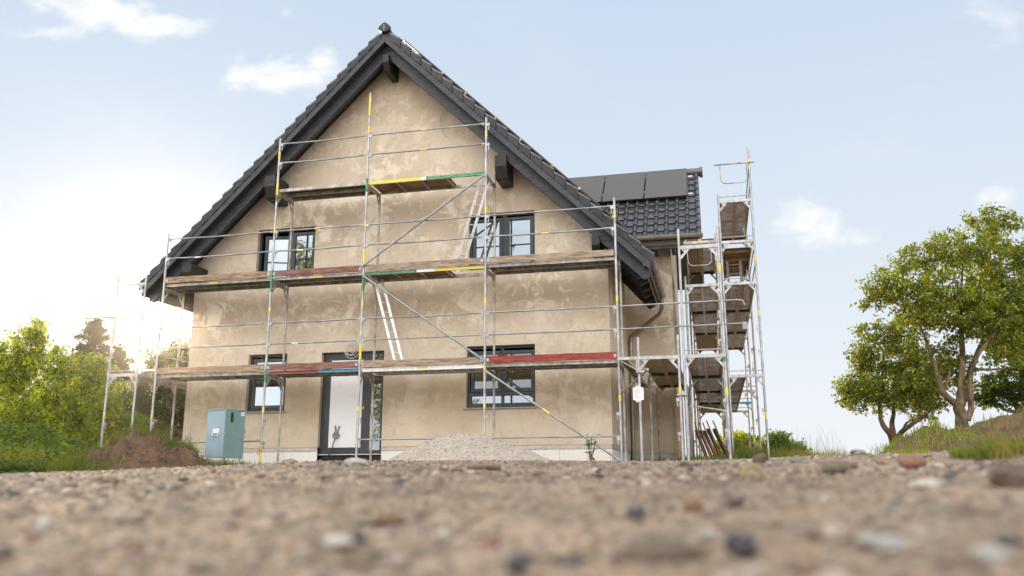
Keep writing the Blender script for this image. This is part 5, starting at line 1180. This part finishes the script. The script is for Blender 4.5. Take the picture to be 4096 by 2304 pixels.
def conifer(name, label, u, vt, vb, Y, w, seed, n=5200):
    global rng; rng = np.random.default_rng(seed); random.seed(seed)
    top = at(u, vt, Y); bot = at(u, vb, Y); bot.z = max(.3, bot.z); k = (top-Vector(CAM)).length/FPX; H = top.z-bot.z; Wd = w*k
    t = thing(name, bot, label, 'tree', 'conifers behind the maple bush'); mb = MB(); mb.path([bot, bot.lerp(top, .5), top], [.14, .08, .015], 8)
    LPs = []
    for i in range(64):
        f = 1-((i+.5)/64)**.9; z = bot.z+H*(.12+.88*f); L = Wd*(1-f)**.75*random.uniform(.55, 1.1)+.12; az = i*2.4+random.uniform(-.4, .4)
        a = Vector((top.x*f+bot.x*(1-f), top.y*f+bot.y*(1-f), z)); e = a+Vector((math.cos(az)*L, math.sin(az)*L, random.uniform(-.05, .22)*L)); mb.path([a, a.lerp(e, .5)+Vector((0, 0, -.05*L)), e], [.028, .018, .006], 5)
        m_ = int(n/64); q = rng.uniform(.25, 1, m_)**.8; pts = np.array(a)[None]+(np.array(e)-np.array(a))[None]*q[:, None]+rng.normal(size=(m_, 3))*np.array([.10, .10, .055])*(.5+L*.6); LPs.append(pts)
    mb.build('trunk', 'barkdark', t, smooth=True); V, F, C = leaves(np.concatenate(LPs), .15, DK, .3, -.1, .22); npmesh('crown', V, F, 'needle', t, cols=C)
conifer('conifer', 'dark ragged conifer with its top above the maple bush left of the scaffold', 378, 1285, 1850, 7.5, 190, 21, 12000)
conifer('conifer', 'narrower dark conifer just behind the outer scaffold post', 470, 1385, 1850, 9.5, 130, 22, 9000)
tree('chestnut_tree', 'chestnut tree with pale blossom spikes seen behind the left scaffold posts', 'tree',
     stems(670, 1850, 9.5, [(600, 1560), (680, 1450), (740, 1500), (640, 1620)], .12),
     [blob(690, 1440, 9.5, 75, 70), blob(620, 1560, 9.5, 70, 80), blob(700, 1580, 9.5, 80, 110), blob(590, 1660, 9.5, 60, 70), blob(740, 1500, 9.5, 60, 110), blob(730, 1680, 9.5, 70, 60), blob(650, 1480, 9.5, 50, 40)],
     420, 46, .21, .34, [(.03, .055, .016), (.045, .075, .02), (.06, .09, .025), (.025, .045, .014)], 'barkdark', None, 31, droop=.4, asp=.4, extra=(170, .10, [(.62, .55, .44), (.55, .45, .38)], 'blossom'))
tree('shrub', 'round mid green shrub behind the dirt mound between the scaffold posts', 'shrub',
     stems(500, 1860, 4.5, [(470, 1700), (540, 1710), (500, 1680)], .03), [blob(490, 1690, 4.5, 75, 45), blob(540, 1720, 4.5, 50, 40), blob(450, 1740, 4.5, 50, 50)],
     170, 50, .075, .20, [(.09, .15, .02), (.12, .18, .025), (.06, .11, .018)], 'barkdark', None, 41, ntw=50)
tree('shrub', 'low purplish flowering shrub beside the left house corner', 'shrub',
     stems(640, 1860, 4.6, [(620, 1720), (670, 1720)], .02), [blob(640, 1730, 4.6, 55, 32), blob(690, 1745, 4.6, 30, 30)],
     90, 40, .07, .15, [(.09, .08, .07), (.07, .09, .04), (.13, .10, .11)], 'barkdark', None, 42, ntw=30)
tree('shrub', 'bright green feathery bush on the horizon right of the scaffold tower', 'shrub',
     stems(3120, 1880, 16, [(3090, 1760), (3160, 1790)], .04), [blob(3100, 1770, 16, 50, 38), blob(3160, 1800, 16, 55, 30), blob(3060, 1800, 16, 30, 30), blob(3195, 1812, 16, 26, 16)],
     170, 40, .13, .24, [(.09, .15, .04), (.07, .12, .03), (.12, .17, .045)], 'barkdark', None, 43, ntw=50)
tree('shrub', 'yellow green hedge seen between the posts of the scaffold tower', 'shrub',
     stems(2930, 1880, 18, [(2900, 1770), (2980, 1770)], .04), [blob(2960, 1770, 18, 55, 36), blob(3010, 1780, 18, 40, 30), blob(2900, 1800, 18, 50, 30)],
     150, 40, .13, .26, LY, 'barkdark', None, 44, ntw=50)
# behind the camera and beside it: the trees mirrored in the panes
tree('plane_tree', 'leafy tree standing behind the camera and mirrored in the door sidelight', 'tree',
     [([(-14, -30, 0), (-14, -30, 4), (-14.4, -30, 7)], .3, .2), ([(-14.4, -30, 6.4), (-16.8, -30, 10), (-18, -30, 14)], .14, .03), ([(-14.4, -30, 6), (-11.4, -29.5, 9), (-10, -29, 11)], .12, .03)],
     [((-13, -30, 6.5), (3.6, 3., 4.4)), ((-16.5, -30, 9), (2.6, 2., 2.5)), ((-18.5, -30, 13.5), (2.6, 2., 2.0)), ((-10, -29.6, 5), (3., 2., 3.6))], 330, 34, .24, .5, LG, 'bark', None, 50, ntw=160)
# distant buildings
def farhouse(u, v, Y, w, h, d, label, wallc='palewall', roofc='redroof', rh=1.6):
    p = at(u, v, Y); t = thing('distant_house', (p.x, Y, .3), label, 'house', 'distant houses')
    zt = p.z-rh; mb = MB(); mb.box(p.x-w/2, p.x+w/2, Y, Y+d, .2, zt); wl = mb.build('wall', wallc, t)
    mb = MB(); mb.prism_x([(Y-.4, zt-.1), (Y+d/2, p.z), (Y+d+.4, zt-.1), (Y+d+.4, zt-.3), (Y+d/2, p.z-.25), (Y-.4, zt-.3)], p.x-w/2-.4, p.x+w/2+.4); mb.build('roof', roofc, t)
    mb = MB(); mb.box(p.x-.6, p.x+.6, Y-.05, Y+.0, zt-1.5, zt-.4); mb.build('window', 'frame', t)
farhouse(215, 1560, 40, 10, 5, 8, 'pale house with red roof glimpsed through the maple bush')
farhouse(500, 1572, 44, 6, 5, 8, 'pale house with reddish gable glimpsed between conifer and chestnut')
farhouse(760, 1725, 26, 6, 2, 5, 'low red tiled roof peeping out at the left house corner', rh=1.)
farhouse(3258, 1826, 90, 5, 3, 6, 'tiny house far off on the horizon between scaffold and plane trees', rh=1.)
t = thing('polytunnel', pa(2990, 1835, 24), 'pale grey sheeted tunnel behind the scaffold tower posts', 'tunnel'); p = at(2990, 1835, 24)
mb = MB(); prof = [(-1.5, .0), (-1.35, .35), (-.9, .62), (0, .98), (.9, .62), (1.35, .35), (1.5, 0)]
mb.prism_y([(p.x+a, p.z+c-.3) for a, c in prof], 24, 30); mb.build('cover', 'tentcloth', t, bevel=.01)
mb = MB(); mb.path([(p.x-1.52, 23.97, p.z-.3)]+[(p.x+a*1.01, 23.97, p.z+c*1.01-.3) for a, c in prof], .03, 6); mb.build('hoop', 'steel', t)

# --- ground cover
def region(n, f):
    out = []
    while len(out) < n:
        out += f(max(200, n))
    return np.array(out[:n])
GC = [(.075, .12, .02), (.10, .15, .025), (.05, .09, .018), (.14, .17, .035), (.16, .15, .05)]
rng = np.random.default_rng(77)
# left bank: weedy slope rising to the left
bx = np.linspace(-11.5, -4.1, 60); by = np.linspace(-5.6, 2.2, 50); BX, BY = np.meshgrid(bx, by, indexing='ij')
def bank_h(x, y): return np.clip((-5.3-x)/3.4, 0, 1)**1.2*.72*np.clip((y+5.6)/2.2, 0, 1)+.05*np.clip((y+5.5)/1, 0, 1)
BZ = ground_z(BX, BY, False)+bank_h(BX, BY)+.06*fbm(BX*2, BY*2, 4, 8)-.03
idx = np.arange(BX.size).reshape(BX.shape); F = np.stack([idx[:-1, :-1], idx[1:, :-1], idx[1:, 1:], idx[:-1, 1:]], -1).reshape(-1, 4)
tag(npmesh('earth_bank', np.stack([BX, BY, BZ], -1).reshape(-1, 3), F, 'turf', smooth=True), kind='structure')
def bankpts(n, x0, x1, y0, y1): x = rng.uniform(x0, x1, n); y = rng.uniform(y0, y1, n); return np.stack([x, y, ground_z(x, y, False)+bank_h(x, y)], -1)
WC = bankpts(90, -10.5, -4.8, -4.6, 1.); WQ = np.repeat(WC, 90, 0)+rng.normal(size=(8100, 3))*np.array([.16, .16, 0])+np.array([0, 0, 1])*np.abs(rng.normal(size=(8100, 1)))*.30
V, F, C = leaves(WQ, .10, [(.10, .16, .025), (.07, .12, .02), (.15, .20, .03), (.04, .07, .02)], .35, .3, .45); tag(npmesh('weeds', V, F, 'leaf', cols=C), 'taller bushy weeds standing on the left bank below the maple bush', 'weeds', kind='stuff')
parts = [blades(bankpts(7000, -11, -4.3, -3.6, 1.5), .26, .011, .7, GC), blades(bankpts(1800, -11, -6.4, -4.4, 0), .48, .014, .9, [(.12, .17, .03), (.09, .14, .03)]), blades(bankpts(1500, -6.6, -5.2, -3.4, -1.2), .45, .010, .5, [(.22, .24, .05), (.2, .2, .06)])]
V, F, C = cat_(parts); tag(npmesh('grass', V, F, 'grass', cols=C), 'long grass on the weedy bank at left', 'grass', kind='stuff')
q = np.concatenate([bankpts(5000, -11, -4.5, -5.3, -2.6), bankpts(1500, -11, -5.6, -2.6, 1.)]); hw_ = np.clip((-5.-q[:, :1])/2.5, .25, 1); q = np.repeat(q, 7, 0)+rng.normal(size=(6500*7, 3))*np.array([.09, .09, .0])+np.array([0, 0, 1])*np.abs(rng.normal(size=(6500*7, 1)))*.26*np.repeat(hw_, 7, 0)
V, F, C = leaves(q, .10, [(.04, .075, .02), (.06, .10, .025), (.03, .055, .018), (.09, .14, .03)], .3, 0, .6, .7)
tag(npmesh('weeds', V, F, 'leaf', cols=C), 'low broad leaved weeds along the left edge of the gravel', 'weeds', kind='stuff')
# tufts on the dirt mound
def tuft(cx, cy, n, r, h, cols=GC, lean=.8, on=None, w=.010):
    x = cx+rng.normal(size=n)*r; y = cy+rng.normal(size=n)*r; z = ground_z(x, y, False)
    if on is not None:
        X, Y, Z, H = on; i = np.clip(((x-X[0, 0])/(X[-1, 0]-X[0, 0])*(X.shape[0]-1)), 0, X.shape[0]-1).astype(int); j = np.clip(((y-Y[0, 0])/(Y[0, -1]-Y[0, 0])*(X.shape[1]-1)), 0, X.shape[1]-1).astype(int); z = np.maximum(z, Z[i, j])
    return blades(np.stack([x, y, z-.01], -1), h, w, lean, cols)
pt = [tuft(-4.05, -2.0, 900, .22, .26, on=DM), tuft(-3.65, -1.9, 500, .16, .24, on=DM), tuft(-4.25, -2.9, 700, .2, .30, on=DM), tuft(-3.85, -3.1, 500, .12, .28, on=DM), tuft(-3.4, -3.05, 320, .14, .2, on=DM), tuft(-2.65, -1.5, 450, .16, .22, on=DM), tuft(-2.9, -1.9, 250, .12, .22, on=DM), tuft(-2.35, -1.15, 500, .22, .26), tuft(-1.95, -.95, 260, .2, .18), tuft(-3.15, -1.6, 200, .3, .16, on=DM)]
V, F, C = cat_(pt); tag(npmesh('grass', V, F, 'grass', cols=C), 'green tufts growing on the dirt mound and under the cabinet', 'grass', kind='stuff')
# tall grass at the side scaffold
def seg(n, x0, x1, y0, y1): x = rng.uniform(x0, x1, n); y = rng.uniform(y0, y1, n); return np.stack([x, y, np.full(n, .33)], -1)
pt = [blades(seg(7000, 7.0, 10., 5, 13), .50, .012, .35, [(.16, .17, .05), (.12, .15, .04), (.2, .19, .08)]), blades(seg(1500, 7.1, 8.3, 2.5, 5), .5, .010, .4, [(.10, .15, .03), (.14, .17, .04)]), blades(seg(1500, 6.2, 7.3, .2, 2.2), .22, .010, .5, GC), blades(seg(500, 4.95, 6.0, 3.4, 4.5), .25, .009, .5, GC), blades(seg(200, 7.2, 9.5, 2.5, 6), .95, .006, .5, [(.2, .19, .09)])]
V, F, C = cat_(pt); tag(npmesh('grass', V, F, 'grass', cols=C), 'tall seeding grass round the feet of the scaffold towers', 'grass', kind='stuff')
# dock plant beside the corner post
def dock(x, y, z, h, label, n=5, sc_=1.):
    t = thing('weed_plant', (x, y, z), label, 'plant'); mb = MB(); LP = []; rr = np.random.default_rng(5)
    V = []; F = []
    for k in range(n):
        a = rr.uniform(0, 6.28); hh = h*rr.uniform(.6, 1.05); e = Vector((x+math.cos(a)*.22*hh, y+math.sin(a)*.22*hh, z+hh)); b0 = Vector((x+rr.normal()*.03*sc_, y+rr.normal()*.03, z)); pts = bez(b0, b0.lerp(e, .5)+Vector((0, 0, .06)), e, 6); mb.path(pts, [.007*sc_, .0065*sc_, .006*sc_, .005*sc_, .004*sc_, .002*sc_], 6)
        for j in range(9): 
            p = pts[min(5, 1+int(j/2))]; LP.append(tuple(p))
    mb.build('stem', simple('green_stem', (.10, .14, .04), .6), t, smooth=True)
    V, F, C = leaves(np.array(LP)+rr.normal(size=(len(LP), 3))*.012, .095*sc_, [(.03, .07, .02), (.045, .09, .028)], .2, .0, .32); npmesh('leaves', V, F, 'leaf', t, cols=C)
dock(4.72, -.45, .36, .46, 'dark green dock plant at the foot of the corner scaffold post', 6)
# right mound with grass
RM = heap('grass_mound', at(3745, 1800, -3.4).x, -3.4, .68, 1.1, .33, 'soil2', 23, 'small earth hump overgrown with yellow green grass below the gap between the plane trees', 'dirt mound', 80, .10, 0, 1.5)
RM2 = heap('dirt_mound', at(4200, 1800, -2.6).x, -2.6, 1.55, 1.9, .52, 'soil2', 29, 'higher brown earth mound at the far right under the big plane tree', 'dirt mound', 90, .13, 0, 1.7)
def on_heap(Hh, n, h, cols, w=.010, lean=.7, lo=.04): P = surf_pts(Hh, n, lo); return blades(P, h, w, lean, cols)
YG = [(.20, .26, .03), (.14, .2, .025), (.25, .27, .04), (.10, .15, .02)]
def patch(n, x0, x1, y0, y1, h, cols, w): x = rng.uniform(x0, x1, n); y = rng.uniform(y0, y1, n); return blades(np.stack([x, y, ground_z(x, y, False)], -1), h, w, .8, cols)
def fan(n, u0, u1, r0, r1, h, cols, w, lean=.8):
    th0, th1 = [math.atan2(*(lambda d: (d[0], d[1]))(FW+RI*(u-2048)/FPX-UP*(1800-1152)/FPX)) for u in (u0, u1)]
    th = rng.uniform(th0, th1, n); r = rng.uniform(r0, r1, n); x = CAM[0]+r*np.sin(th); y = CAM[1]+r*np.cos(th)
    return blades(np.stack([x, y, ground_z(x, y, False)], -1), h, w, lean, cols)
pt = [on_heap(RM, 1300, .10, YG), on_heap(RM2, 1300, .13, GC+YG), fan(500, 3560, 3720, 9.5, 11.5, .07, YG, .006), fan(2600, 3800, 4110, 5.2, 6.4, .065, GC+YG[:2], .006), fan(900, 3900, 4120, 5.0, 6.0, .10, GC, .007), fan(90, 3960, 4110, 4.6, 5.4, .18, [(.20, .17, .06), (.15, .17, .04)], .006, 1.), fan(60, 3480, 3560, 9, 11, .16, YG, .005)]
V, F, C = cat_(pt); tag(npmesh('grass', V, F, 'grass', cols=C), 'fresh green grass over the mounds and the verge at right', 'grass', kind='stuff')

# ------------------------------------------------------------------ haze of the low sun
mh, hb = newmat('thin_sunlit_haze')
pv_ = hb.n('ShaderNodeVolumePrincipled'); pv_.inputs['Density'].default_value = .0003; pv_.inputs['Anisotropy'].default_value = .95; pv_.inputs['Color'].default_value = (1, .95, .88, 1)
ho = hb.n('ShaderNodeOutputMaterial'); hb.l(pv_.outputs[0], ho.inputs['Volume'])
M['haze'] = mh
mb = MB(); mb.box(-300, 315, -320, 290, -3, 19); tag(mb.build('haze', 'haze'), kind='stuff')
